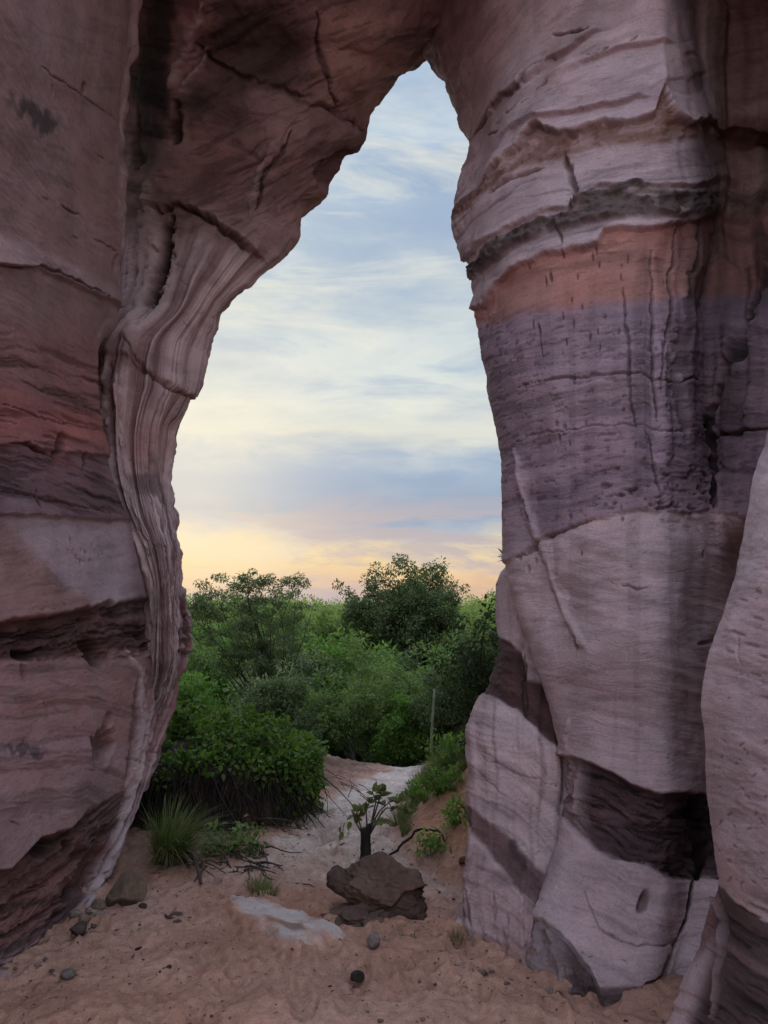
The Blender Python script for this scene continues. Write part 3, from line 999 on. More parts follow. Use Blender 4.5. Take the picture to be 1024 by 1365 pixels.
f.d += jz * (0.036 * fl * lowr + lerp(0.005, 0.010, sstep(400, 560, T)) * fl2 * brk * lowr + lerp(0.002, 0.006, sstep(420, 600, T)) * fl3 * brk + lerp(0.006, 0.024, sstep(520, 700, T)) * ridge(P * np.array([6, 6, 3.5]), 5, 208))
f.c = lerp(f.c, f.c * 0.72, (jz * sstep(0.0, 0.5, fbm(P * np.array([4, 4, 6]), 5, 209)) * 0.7)[..., None])
for k in range(26):
    x, y = rng.uniform(130, 300), rng.uniform(330, 780)
    f.line([(x, y), (x + rng.uniform(4, 16), y + rng.uniform(-3, 6))], 1.4, 0.010, (0.14, 0.09, 0.085), 0.6)
f.tint(205, 590, 40, 34, (0.33, 0.19, 0.18), 0.6)
f.tint(170, 470, 30, 20, (0.24, 0.15, 0.145), 0.6)
f.tint(195, 640, 18, 26, (0.12, 0.082, 0.086), 0.75)
f.tint(215, 655, 6, 22, (0.09, 0.062, 0.064), 0.75)
f.line([(168, 455), (180, 480), (200, 498), (235, 520), (258, 532)], 3.5, 0.03, (0.12, 0.075, 0.07), 0.75)
f.ledge([(100, 460), (168, 478), (200, 496), (258, 530), (300, 560)], 0.045, 30, 4)
f.line([(160, 500), (158, 560), (166, 640), (200, 720)], 5, -0.03, (0.52, 0.43, 0.425), 0.75)
f.line([(136, 470), (140, 560), (160, 640), (200, 740)], 4, -0.03, (0.48, 0.39, 0.385), 0.6)
f.line([(147, 480), (147, 560), (152, 620)], 5, 0.03, (0.13, 0.08, 0.078), 0.75)
lower = sstep(640, 700, f.wy)
f.c = lerp(f.c, np.float32([0.15, 0.10, 0.10]), (lower * sstep(-0.1, 0.4, fl3 - fl2 * 0.5) * 0.6)[..., None])
f.d += lower * 0.025 * ridge(xyz(S * 12 + f.w1, T * 0.02, 0 * S), 3, 66)
# thin bright fin and the black slot beside it
f.line([(205, 255), (197, 310), (186, 360), (178, 410), (174, 450)], 10, -0.04, (0.52, 0.43, 0.42), 0.9, taper=False)
f.line([(226, 288), (217, 335), (207, 375), (197, 410)], 14, 0.09, BLACK, 0.95, taper=True)
f.line([(172, 180), (170, 260), (172, 330)], 5, 0.0, (0.30, 0.21, 0.19), 0.5)
f.line([(178, 140), (185, 200), (190, 230)], 8, 0.05, (0.06, 0.05, 0.045), 0.7)
# rim painted paler, light from the opening put into the colour
f.beds([(100, 260), (250, 280), (500, 160)], 0.35, 0.05, 1 - jz, 11, 0.006)
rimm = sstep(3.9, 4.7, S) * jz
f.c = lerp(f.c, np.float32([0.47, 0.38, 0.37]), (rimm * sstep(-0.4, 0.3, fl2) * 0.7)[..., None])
rz = 1 - jz
d = f.d + 0.07 * fbm(P * 1.3, 4, 141) * (0.4 + 0.6 * rz) + rz * 0.035 * ridge(P * 2.4, 4, 143) + 0.004 * fbm(P * 13, 3, 147)
d += rz * strata_relief(P, (0.25, 0.1), 0.016, 15)
d += sstep(4.0, 5.0, S) * (0.05 * fbm(P * 3.2, 5, 149))
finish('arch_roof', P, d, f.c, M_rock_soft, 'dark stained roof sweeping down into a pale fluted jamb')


# --- main pillar on the right -------------------------------------------------
def pillar_rows():
    tab = [  # py, rim, then six face points
        (-650, (560, 5.8), (640, 5.2), (760, 5.0), (860, 4.9), (930, 5.0), (1040, 4.6), (1300, 3.8)),
        (-420, (545, 5.2), (620, 4.3), (740, 4.0), (860, 3.9), (930, 4.0), (1040, 3.6), (1300, 3.0)),
        (-150, (540, 6.2), (640, 5.3), (740, 4.85), (860, 4.6), (940, 5.1), (1040, 4.6), (1300, 3.5)),
        (0, (556, 6.9), (640, 5.9), (740, 5.3), (870, 4.95), (940, 5.7), (1040, 5.7), (1300, 5.0)),
        (50, (562, 7.0), (640, 5.95), (740, 5.35), (875, 4.95), (942, 5.7), (1040, 5.7), (1300, 5.0)),
        (80, (574, 7.0), (642, 5.95), (745, 5.35), (880, 4.95), (942, 5.7), (1040, 5.7), (1300, 5.0)),
        (110, (594, 6.9), (645, 5.95), (745, 5.3), (880, 4.95), (942, 5.7), (1040, 5.7), (1300, 5.0)),
        (150, (608, 6.7), (650, 5.9), (750, 5.3), (880, 4.95), (945, 5.65), (1040, 5.6), (1300, 4.9)),
        (195, (619, 6.5), (655, 5.85), (750, 5.25), (880, 4.92), (950, 5.8), (1040, 5.95), (1300, 5.2)),
        (225, (617, 6.4), (652, 5.8), (750, 5.2), (875, 4.9), (952, 5.65), (1040, 5.7), (1300, 5.0)),
        (275, (609, 6.3), (645, 5.75), (750, 5.15), (870, 4.88), (955, 5.5), (1040, 5.4), (1300, 4.6)),
        (325, (613, 6.2), (648, 5.7), (750, 5.1), (865, 4.85), (955, 5.35), (1040, 5.1), (1300, 4.2)),
        (352, (630, 6.05), (660, 5.6), (755, 5.05), (865, 4.8), (955, 5.2), (1040, 4.8), (1300, 3.6)),
        (380, (641, 5.9), (675, 5.5), (758, 5.0), (868, 4.75), (952, 5.15), (1040, 4.7), (1300, 3.6)),
        (420, (636, 5.85), (680, 5.3), (760, 4.9), (870, 4.65), (950, 5.1), (1040, 4.6), (1300, 3.6)),
        (520, (650, 5.6), (702, 5.05), (780, 4.72), (880, 4.52), (945, 5.0), (1040, 4.45), (1300, 3.6)),
        (620, (667, 5.4), (716, 4.92), (790, 4.6), (880, 4.42), (948, 4.9), (1040, 4.3), (1300, 3.6)),
        (690, (671, 5.25), (724, 4.82), (795, 4.5), (880, 4.33), (955, 4.6), (1040, 4.2), (1300, 3.6)),
        (745, (677, 5.15), (730, 4.74), (800, 4.44), (880, 4.28), (955, 4.62), (1040, 5.2), (1300, 5.2)),
        (800, (692, 5.0), (742, 4.68), (805, 4.40), (880, 4.24), (955, 4.62), (1040, 5.2), (1300, 5.2)),
        (870, (712, 4.88), (755, 4.58), (812, 4.34), (880, 4.20), (955, 4.62), (1040, 5.3), (1300, 5.2)),
        (950, (738, 4.75), (775, 4.48), (820, 4.28), (880, 4.16), (955, 4.62), (1040, 5.3), (1300, 5.2)),
        (1005, (755, 4.68), (785, 4.40), (830, 4.22), (885, 4.12), (952, 4.65), (1040, 5.3), (1300, 5.2)),
        (1060, (748, 4.60), (780, 4.34), (830, 4.18), (885, 4.10), (948, 4.7), (1040, 5.3), (1300, 5.2)),
        (1110, (750, 4.50), (782, 4.28), (832, 4.14), (888, 4.08), (944, 4.7), (1040, 5.2), (1300, 5.0)),
        (1150, (738, 4.42), (778, 4.16), (832, 4.04), (885, 4.02), (928, 4.3), (1040, 4.2), (1300, 3.6)),
        (1200, (727, 4.30), (772, 4.06), (828, 3.96), (880, 3.96), (922, 4.15), (1040, 4.0), (1300, 3.5)),
        (1240, (716, 4.18), (765, 3.96), (820, 3.88), (870, 3.90), (915, 4.05), (1040, 3.9), (1300, 3.5)),
        (1290, (708, 4.02), (762, 3.82), (815, 3.78), (862, 3.80), (905, 3.95), (1040, 3.7), (1300, 3.4)),
        (1340, (712, 3.90), (765, 3.74), (810, 3.68), (855, 3.72), (900, 3.85), (1040, 3.5), (1300, 3.3)),
        (1430, (715, 3.75), (765, 3.62), (805, 3.55), (850, 3.6), (900, 3.7), (1040, 3.3), (1300, 3.2)),
    ]
    rows = []
    for r in tab:
        py_, pts = r[0], r[1:]
        rim = PY(pts[0][0], py_, pts[0][1])
        up = 0.5 if py_ < 60 else 0.03
        b1 = PY(pts[0][0] + 10, py_, pts[0][1] + 0.28)
        b2 = PY(pts[0][0] + 60, py_, pts[0][1] + 0.9) + np.array([0.2, 0, up])
        b3 = b2 + np.array([1.8, 0.9, up * 2])
        face = [PY(x, py_, Y) for x, Y in pts[1:]]
        rows.append((py_, [b3, b2, b1, rim] + face + [face[-1] + np.array([2.0, -0.3, 0])]))
    return rows


P, S, T = loft(pillar_rows(), [8, 14, 20, 60, 85, 85, 60, 55, 20, 6])
px, py = project(P)
f = Feat(P, px, py, (0.47, 0.40, 0.42), 0.75)
w4 = fbm(xyz(px * 0.02, py * 0.08, 0 * px), 4, 211)
# beds from the top down
f.tint(620, 60, 55, 140, (0.30, 0.205, 0.21), 0.75, -12)
f.tint(600, 30, 40, 60, (0.22, 0.14, 0.135), 0.6)
BRT = [(560, 330), (640, 247), (665, 226), (690, 206), (705, 181), (720, 169), (745, 181), (770, 183), (790, 172), (810, 168), (850, 165), (872, 152), (882, 116), (890, 150), (905, 166), (1100, 170)]
BRB = [(560, 350), (640, 264), (680, 238), (700, 224), (745, 213), (770, 206), (800, 196), (850, 186), (910, 182), (1100, 190)]
f.below(BRT, (0.225, 0.145, 0.115), 2.5, 0.95)
f.below(BRB, (0.45, 0.38, 0.395), 4, 0.95)
CHT = [(560, 420), (640, 346), (660, 326), (690, 310), (705, 300), (758, 284), (766, 263), (800, 249), (850, 243), (930, 258), (1100, 270)]
CHB = [(560, 470), (640, 366), (670, 346), (720, 316), (760, 305), (830, 291), (930, 288), (1100, 290)]
m_ch = f.band(CHT, CHB, (0.095, 0.078, 0.072), 5, 0.95)
PKT = [(560, 450), (640, 412), (660, 388), (685, 361), (730, 341), (798, 327), (806, 309), (860, 303), (940, 291), (1100, 285)]
f.below(PKT, (0.37, 0.195, 0.160), 3.5, 0.95)
f.band([(560, 470), (690, 395), (800, 355), (1100, 320)], [(560, 490), (690, 415), (800, 372), (1100, 340)], (0.42, 0.24, 0.20), 10, 0.5)
f.below([(560, 470), (640, 432), (700, 415), (800, 402), (900, 392), (1100, 380)], (0.29, 0.222, 0.262), 9, 0.95)
f.band([(560, 520), (700, 515), (850, 490), (1100, 500)], [(560, 560), (700, 560), (850, 545), (1100, 560)], (0.29, 0.225, 0.24), 14, 0.6)
f.band([(560, 640), (700, 650), (800, 625), (960, 610), (1100, 610)], [(560, 770), (690, 742), (730, 715), (790, 690), (850, 680), (960, 684), (1100, 690)], (0.225, 0.165, 0.185), 20, 0.7)
f.below([(560, 790), (680, 748), (695, 738), (730, 716), (790, 691), (850, 681), (960, 685), (1100, 692)], (0.455, 0.365, 0.365), 4)
f.below([(560, 800), (700, 850), (800, 880), (900, 900), (1100, 900)], (0.42, 0.325, 0.325), 30, 0.8)
f.tint(850, 900, 70, 60, (0.34, 0.25, 0.24), 0.5)
f.below([(700, 985), (760, 1008), (800, 1020), (840, 1042), (880, 1056), (950, 1054), (1100, 1050)], (0.070, 0.044, 0.045), 3)
f.band([(700, 1030), (800, 1075), (880, 1090), (1100, 1085)], [(700, 1045), (800, 1090), (880, 1100), (1100, 1100)], (0.11, 0.072, 0.07), 5, 0.6)
f.band([(700, 1075), (800, 1105), (880, 1130), (1100, 1130)], [(700, 1085), (800, 1118), (880, 1142), (1100, 1145)], (0.055, 0.035, 0.036), 4, 0.7)
f.below([(700, 1070), (745, 1085), (768, 1112), (800, 1132), (850, 1150), (895, 1172), (940, 1168), (1100, 1170)], (0.43, 0.335, 0.335), 5)
f.tint(740, 1160, 26, 60, (0.50, 0.42, 0.42), 0.6)
f.below([(690, 1215), (720, 1228), (750, 1248), (785, 1290), (800, 1320), (900, 1318), (1100, 1330)], (0.075, 0.048, 0.045), 7, 0.95)
# ledges: flaky overhangs of the upper beds
f.ledge(BRT, 0.085, 40, 2.5, xr=(650, 2000, 25))
f.ledge([(560, 250), (625, 190), (660, 140), (700, 115), (745, 80), (800, 40), (1000, 0)], 0.07, 40, 2.5, xr=(640, 800, 25))
f.ledge([(560, 300), (640, 200), (700, 170), (770, 150), (850, 135)], 0.06, 30, 2.5, xr=(680, 860, 25))
f.ledge([(700, 120), (760, 95), (820, 70), (880, 60)], 0.05, 26, 2.5, xr=(735, 890, 14))
f.ledge(PKT, 0.05, 34, 2)
f.ledge([(560, 400), (640, 330), (690, 300), (760, 278), (800, 246), (1100, 250)], 0.05, 30, 3)
f.ledge([(560, 790), (680, 748), (730, 716), (790, 691), (850, 681), (1100, 692)], 0.02, 30, 3)
f.ledge([(700, 985), (760, 1008), (800, 1020), (840, 1042), (880, 1056), (1100, 1050)], 0.03, 40, 3)
f.ledge([(690, 1215), (720, 1228), (750, 1248), (785, 1290), (800, 1320), (900, 1318)], 0.03, 40, 4)
f.line([(625, 190), (660, 140), (700, 115), (712, 98), (745, 82)], 3.5, 0.03, (0.11, 0.075, 0.072), 0.8)
f.line([(742, 50), (772, 44), (790, 38)], 3.5, 0.03, (0.10, 0.07, 0.068), 0.8)
for (x, y) in [(672, 160), (690, 148), (708, 135), (730, 115), (800, 74), (845, 58), (660, 176), (810, 70)]:
    f.line([(x - rng.uniform(4, 12), y + rng.uniform(3, 7)), (x, y), (x + rng.uniform(3, 10), y - rng.uniform(1, 6))], rng.uniform(1.6, 3.2), 0.02, (0.13, 0.09, 0.088), 0.7)
f.line([(700, 187), (720, 172), (745, 180), (772, 182), (800, 172)], 3, 0.02, (0.16, 0.10, 0.085), 0.7)
f.line([(757, 205), (762, 235), (764, 270)], 5, 0.06, (0.13, 0.09, 0.08), 0.75)
f.line([(655, 260), (690, 240), (730, 225)], 4, 0.03, (0.15, 0.095, 0.08), 0.7)
# rough charcoal bed
f.d += m_ch * (0.055 * ridge(P * np.array([7, 7, 11]), 4, 219) + 0.02)
f.c = lerp(f.c, np.float32([0.30, 0.25, 0.235]), (m_ch * sstep(0.2, 0.6, fbm(P * 11, 4, 221)) * 0.7)[..., None])
# run-off streaks; shade of the right shoulder and upper recess painted into the colour
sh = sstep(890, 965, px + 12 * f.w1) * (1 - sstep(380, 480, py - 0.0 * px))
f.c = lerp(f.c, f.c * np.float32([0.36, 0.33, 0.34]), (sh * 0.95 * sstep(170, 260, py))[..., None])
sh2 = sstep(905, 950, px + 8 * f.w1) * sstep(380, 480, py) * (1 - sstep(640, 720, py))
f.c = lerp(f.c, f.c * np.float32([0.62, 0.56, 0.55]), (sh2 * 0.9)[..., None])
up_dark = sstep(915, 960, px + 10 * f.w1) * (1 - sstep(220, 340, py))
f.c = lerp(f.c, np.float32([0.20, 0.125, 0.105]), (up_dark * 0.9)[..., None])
vs = vnoise(xyz(px * 0.055 + 0.5 * f.w1, py * 0.0035, 0 * px), 231)
st = sstep(800, 880, px) * sstep(290, 340, py) * (1 - sstep(560, 700, py))
f.c = lerp(f.c, f.c * 0.45, (st * sstep(0.05, 0.6, vs) * 0.75)[..., None])
f.d += st * 0.03 * vs
dr = vnoise(xyz(px * 0.075 + 0.6 * f.w1, py * 0.004, 0 * px + 8), 235)
dm = sstep(880, 930, px) * (1 - sstep(520, 640, py))
f.c = lerp(f.c, f.c * 0.55, (dm * sstep(0.0, 0.5, dr) * 0.8)[..., None])
f.d += dm * 0.05 * dr
vs2 = vnoise(xyz(px * 0.10 + 0.4 * f.w1, py * 0.004, 0 * px + 4), 233)
f.c = lerp(f.c, f.c * 0.72, (sstep(0.15, 0.7, vs2) * sstep(320, 420, py) * (1 - sstep(900, 1200, py)) * 0.5)[..., None])
for pts, w in [([(832, 380), (836, 450), (838, 530), (848, 570)], 4), ([(870, 330), (872, 440), (876, 560)], 4), ([(905, 300), (898, 420), (888, 520)], 4),
               ([(925, 280), (920, 400), (912, 500), (915, 590)], 6), ([(860, 575), (872, 620), (884, 660)], 2.5), ([(955, 250), (948, 350), (935, 470)], 6),
               ([(720, 430), (722, 480)], 2), ([(742, 300), (750, 330)], 2)]:
    f.line(pts, w, 0.02, (0.07, 0.05, 0.052), 0.7)
f.line([(1024, 360), (990, 440), (965, 510), (946, 565)], 8, 0.06, BLACK, 0.9, taper=False)
f.line([(946, 560), (956, 600), (950, 650), (948, 680)], 7, 0.10, BLACK, 0.9)
f.line([(955, 582), (985, 575), (1030, 566)], 4, 0.05, (0.06, 0.04, 0.04), 0.85)
f.line([(690, 518), (740, 505), (800, 496), (850, 494), (900, 504), (940, 508)], 2.4, 0.02, (0.085, 0.06, 0.064), 0.7)
f.line([(690, 590), (715, 578), (790, 565), (850, 568), (900, 575), (945, 580)], 1.8, 0.014, (0.10, 0.07, 0.075), 0.6)
f.line([(690, 742), (712, 730), (735, 714), (790, 691)], 2.5, 0.02, (0.10, 0.066, 0.066), 0.8)
f.pit(714, 731, 5, 4, 0.03, BLACK, 0.8)
m_br = sstep(-3, 3, f.wy - ycurve(px, BRT)) * (1 - sstep(-3, 5, f.wy - ycurve(px, BRB)))
f.d += m_br * 0.035 * ridge(P * np.array([6, 6, 10]), 4, 223)
f.c = lerp(f.c, np.float32([0.37, 0.29, 0.28]), (m_br * sstep(-0.05, 0.45, fbm(P * 7, 4, 225)) * 0.75)[..., None])
GP = [(560, 640), (690, 600), (740, 585), (800, 572), (870, 568), (1100, 575)]
GQ = [(560, 980), (700, 985), (760, 1010), (800, 1022), (840, 1044), (880, 1057), (1100, 1052)]
GU = [(560, 330), (625, 240), (700, 150), (800, 95), (900, 60), (1100, 30)]
f.beds(GU, 0.14, 0.035, 1 - sstep(150, 240, py), 21, 0.012)
f.beds(BRB, 0.28, 0.07, sstep(190, 220, py) * (1 - sstep(330, 400, py)), 22, 0.004)
f.beds(GP, 0.22, 0.085, sstep(395, 430, py) * (1 - sstep(676, 690, py)), 23, 0.004)
f.beds(GP, 0.13, 0.10, sstep(690, 720, py) * (1 - sstep(900, 1020, py)), 24)
in_dark = sstep(-3, 5, f.wy - ycurve(px, GQ)) * (1 - sstep(-4, 6, f.wy - ycurve(px, [(700, 1070), (745, 1085), (768, 1112), (800, 1132), (850, 1150), (895, 1172), (1100, 1170)])))
f.d -= in_dark * (0.018 + 0.02 * ridge(P * np.array([5, 5, 14]), 4, 259))
f.beds(GQ, 0.65, 0.12, in_dark, 25, 0.012, 0.016)
f.beds(GQ, 0.17, 0.07, sstep(1130, 1170, py), 26, 0.004)
# honeycomb weathering in the lower purple bed
cw = sstep(600, 640, py) * (1 - sstep(672, 690, py)) * sstep(770, 830, px) * (1 - sstep(950, 990, px))
hc = fbm(P * np.array([9, 9, 20]), 4, 241)
f.c = lerp(f.c, np.float32([0.075, 0.05, 0.052]), (cw * sstep(0.15, 0.45, hc) * 0.75)[..., None])
f.d -= cw * 0.03 * sstep(0.1, 0.5, hc)
pb = sstep(400, 440, py) * (1 - sstep(690, 720, py))
hc2 = fbm(P * np.array([17, 17, 46]), 3, 243)
f.c = lerp(f.c, f.c * 0.55, (pb * sstep(0.35, 0.55, hc2) * 0.7)[..., None])
f.d -= pb * 0.005 * sstep(0.3, 0.55, hc2)
# scour marks on the smooth pale bed
sm = vnoise(xyz((px + 0.5 * py) * 0.012, (py - 0.28 * px) * 0.11, 0 * px), 251)
pz = sstep(695, 720, py) * (1 - sstep(980, 1040, py))
f.c = lerp(f.c, f.c * 0.86, (pz * sstep(0.25, 0.7, sm) * 0.7)[..., None])
f.d += pz * 0.004 * sm
f.line([(688, 600), (712, 690), (740, 790), (775, 860), (766, 855)], 7, -0.025, (0.47, 0.385, 0.385), 0.45)
f.pit(766, 858, 4, 9, 0.03, (0.10, 0.07, 0.07), 0.8)
f.pit(940, 858, 9, 3, 0.02, (0.10, 0.07, 0.07), 0.7, -12)
f.line([(812, 772), (850, 782), (868, 780)], 1.6, 0.012, (0.14, 0.10, 0.10), 0.7)
f.pit(857, 1203, 8, 17, 0.03, (0.13, 0.085, 0.083), 0.8, 25)
f.line([(800, 1240), (850, 1262), (900, 1258)], 1.8, 0.012, (0.15, 0.10, 0.10), 0.6)
f.line([(780, 1190), (800, 1240), (830, 1250)], 1.4, 0.01, (0.16, 0.11, 0.11), 0.5)
f.line([(930, 1060), (936, 1120), (930, 1170)], 12, 0.10, BLACK, 0.85)
f.line([(926, 1170), (915, 1230), (895, 1262), (880, 1300), (850, 1320)], 5, 0.08, BLACK, 0.85)
f.line([(752, 1010), (746, 1040), (748, 1065), (752, 1090)], 5, 0.05, BLACK, 0.7)
f.line([(760, 960), (758, 1000), (766, 1040), (764, 1085)], 4, -0.02, (0.24, 0.14, 0.135), 0.6)
for k in range(36):
    x, y = rng.uniform(690, 940), rng.uniform(400, 760)
    f.pit(x, y, rng.uniform(1.5, 3), rng.uniform(1.5, 6), 0.01, (0.10, 0.07, 0.072), 0.65)
for k in range(26):
    x, y = rng.uniform(700, 900), rng.uniform(330, 470)
    f.pit(x, y, 1.6, rng.uniform(3, 8), 0.012, (0.10, 0.06, 0.058), 0.75)
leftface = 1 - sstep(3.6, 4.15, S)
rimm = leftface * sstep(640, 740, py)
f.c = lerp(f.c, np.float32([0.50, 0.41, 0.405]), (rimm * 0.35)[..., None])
low = sstep(0, 12, f.wy - ycurve(px, [(690, 1215), (720, 1228), (750, 1248), (785, 1290), (800, 1320), (900, 1318), (1100, 1330)]))
f.d += low * (0.06 * ridge(P * np.array([6, 6, 6]), 5, 255) + 0.03 * fbm(P * 3, 3, 256))
f.c = lerp(f.c, np.float32([0.24, 0.165, 0.15]), (low * sstep(0.0, 0.35, fbm(P * 7, 5, 257)) * 0.85)[..., None])
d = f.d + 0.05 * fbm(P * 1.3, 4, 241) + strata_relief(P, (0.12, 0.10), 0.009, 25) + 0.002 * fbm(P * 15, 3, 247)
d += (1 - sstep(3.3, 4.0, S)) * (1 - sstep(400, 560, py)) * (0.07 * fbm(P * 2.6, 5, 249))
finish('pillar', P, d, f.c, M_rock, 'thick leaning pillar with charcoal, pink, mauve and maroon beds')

# --- buttress behind the pillar ------------------------------------------------
def buttress_rows():
    tab = [
        (725, (700, 5.75), (715, 5.7), (745, 5.72), (790, 5.8), (840, 6.0)),
        (748, (682, 5.65), (700, 5.5), (740, 5.48), (790, 5.6), (840, 5.9)),
        (772, (669, 5.55), (692, 5.34), (735, 5.32), (790, 5.5), (840, 5.8)),
        (850, (665, 5.38), (690, 5.16), (735, 5.10), (790, 5.3), (840, 5.6)),
        (890, (657, 5.30), (686, 5.06), (735, 5.00), (795, 5.2), (850, 5.5)),
        (930, (641, 5.22), (680, 4.96), (735, 4.90), (800, 5.1), (860, 5.4)),
        (975, (626, 5.12), (672, 4.86), (735, 4.80), (800, 5.0), (860, 5.3)),
        (1080, (621, 4.92), (668, 4.66), (732, 4.60), (795, 4.7), (850, 4.9)),
        (1150, (616, 4.78), (664, 4.52), (725, 4.44), (785, 4.5), (840, 4.7)),
        (1205, (612, 4.64), (660, 4.38), (716, 4.28), (775, 4.35), (830, 4.5)),
        (1250, (603, 4.46), (655, 4.22), (706, 4.10), (765, 4.15), (820, 4.3)),
        (1290, (602, 4.34), (655, 4.08), (700, 3.96), (755, 4.0), (810, 4.1)),
        (1350, (625, 4.20), (660, 3.95), (705, 3.85), (750, 3.85), (800, 3.9)),
    ]
    rows = []
    for r in tab:
        py_, pts = r[0], r[1:]
        rim = PY(pts[0][0], py_, pts[0][1])
        b1 = PY(pts[0][0] + 8, py_, pts[0][1] + 0.2)
        b2 = PY(pts[0][0] + 50, py_, pts[0][1] + 0.6) + np.array([0.2, 0, 0])
        rows.append((py_, [b2 + np.array([1.2, .5, 0]), b2, b1, rim] + [PY(x, py_, Y) for x, Y in pts[1:]]))
    return rows


P, S, T = loft(buttress_rows(), [6, 10, 18, 50, 70, 50, 20])
px, py = project(P)
f = Feat(P, px, py, (0.47, 0.39, 0.39), 0.7)
fl = vnoise(xyz(px * 0.07 + 0.6 * f.w1, py * 0.006, 0 * px), 261)
fl2 = vnoise(xyz(px * 0.18 + 0.7 * f.w1, py * 0.01, 0 * px), 262)
f.c = lerp(f.c, np.float32([0.36, 0.26, 0.25]), (sstep(0.0, 0.6, fl2) * 0.5)[..., None])
f.below([(600, 840), (665, 850), (695, 868), (702, 905), (750, 918), (800, 930)], (0.090, 0.050, 0.048), 3)
bm = sstep(-3, 3, f.wy - ycurve(px, [(600, 840), (665, 850), (695, 868), (702, 905), (750, 918), (800, 930)])) * (1 - sstep(-3, 3, f.wy - ycurve(px, [(600, 905), (640, 925), (690, 945), (705, 962), (752, 1004), (800, 1030)])))
f.d -= bm * (0.012 + 0.02 * ridge(P * np.array([6, 6, 14]), 4, 266))
f.below([(600, 905), (640, 925), (690, 945), (705, 962), (752, 1004), (800, 1030)], (0.47, 0.385, 0.38), 4)
f.below([(600, 1000), (700, 1030), (760, 1060)], (0.43, 0.33, 0.32), 30, 0.7)
f.band([(600, 1062), (625, 1078), (655, 1100), (680, 1118), (730, 1160), (780, 1190)], [(600, 1095), (625, 1108), (655, 1138), (690, 1182), (720, 1205), (780, 1230)], (0.13, 0.078, 0.074), 5, 0.9, rel=-0.018)
f.below([(600, 1105), (650, 1140), (690, 1190), (740, 1210)], (0.33, 0.235, 0.225), 8, 0.8)
f.tint(685, 1130, 9, 16, (0.06, 0.04, 0.04), 0.8)
f.below([(600, 1236), (660, 1262), (700, 1255), (780, 1260)], (0.30, 0.185, 0.16), 8, 0.8)
f.tint(606, 1235, 10, 16, (0.55, 0.50, 0.47), 0.8)
f.line([(700, 870), (700, 920), (704, 955)], 4, 0.03, (0.07, 0.045, 0.043), 0.7)
f.line([(712, 770), (728, 830), (745, 880), (752, 930)], 7, -0.03, (0.52, 0.44, 0.43), 0.6)
f.line([(640, 1010), (690, 1030), (745, 1045)], 1.6, 0.012, (0.18, 0.12, 0.12), 0.6)
f.line([(625, 1020), (670, 1060), (720, 1075)], 1.4, 0.01, (0.2, 0.13, 0.13), 0.5)
f.line([(632, 1190), (628, 1240)], 3, 0.03, (0.10, 0.065, 0.06), 0.6)
f.line([(715, 1195), (712, 1240), (730, 1275), (760, 1310)], 5, 0.012, (0.035, 0.025, 0.024), 0.85)
f.ledge([(600, 905), (640, 925), (690, 945), (705, 962), (752, 1004), (800, 1030)], 0.0, 40, 3)
f.beds([(600, 900), (640, 922), (690, 946), (750, 1000), (800, 1030)], 0.20, 0.075, sstep(840, 870, py), 31, 0.005)
low = sstep(1120, 1180, py)
f.d += 0.035 * fl + 0.007 * fl2 + low * 0.035 * ridge(P * np.array([7, 7, 4]), 4, 263)
f.c = lerp(f.c, f.c * 0.6, (low * sstep(0.1, 0.6, fbm(P * 9, 4, 265)) * 0.7)[..., None])
d = f.d + 0.035 * fbm(P * 1.6, 4, 267) + strata_relief(P, (0.3, 0.2), 0.010, 35) + 0.003 * fbm(P * 16, 3, 269)
finish('buttress', P, d, f.c, M_rock, 'lower pale buttress with two slanting maroon bands')

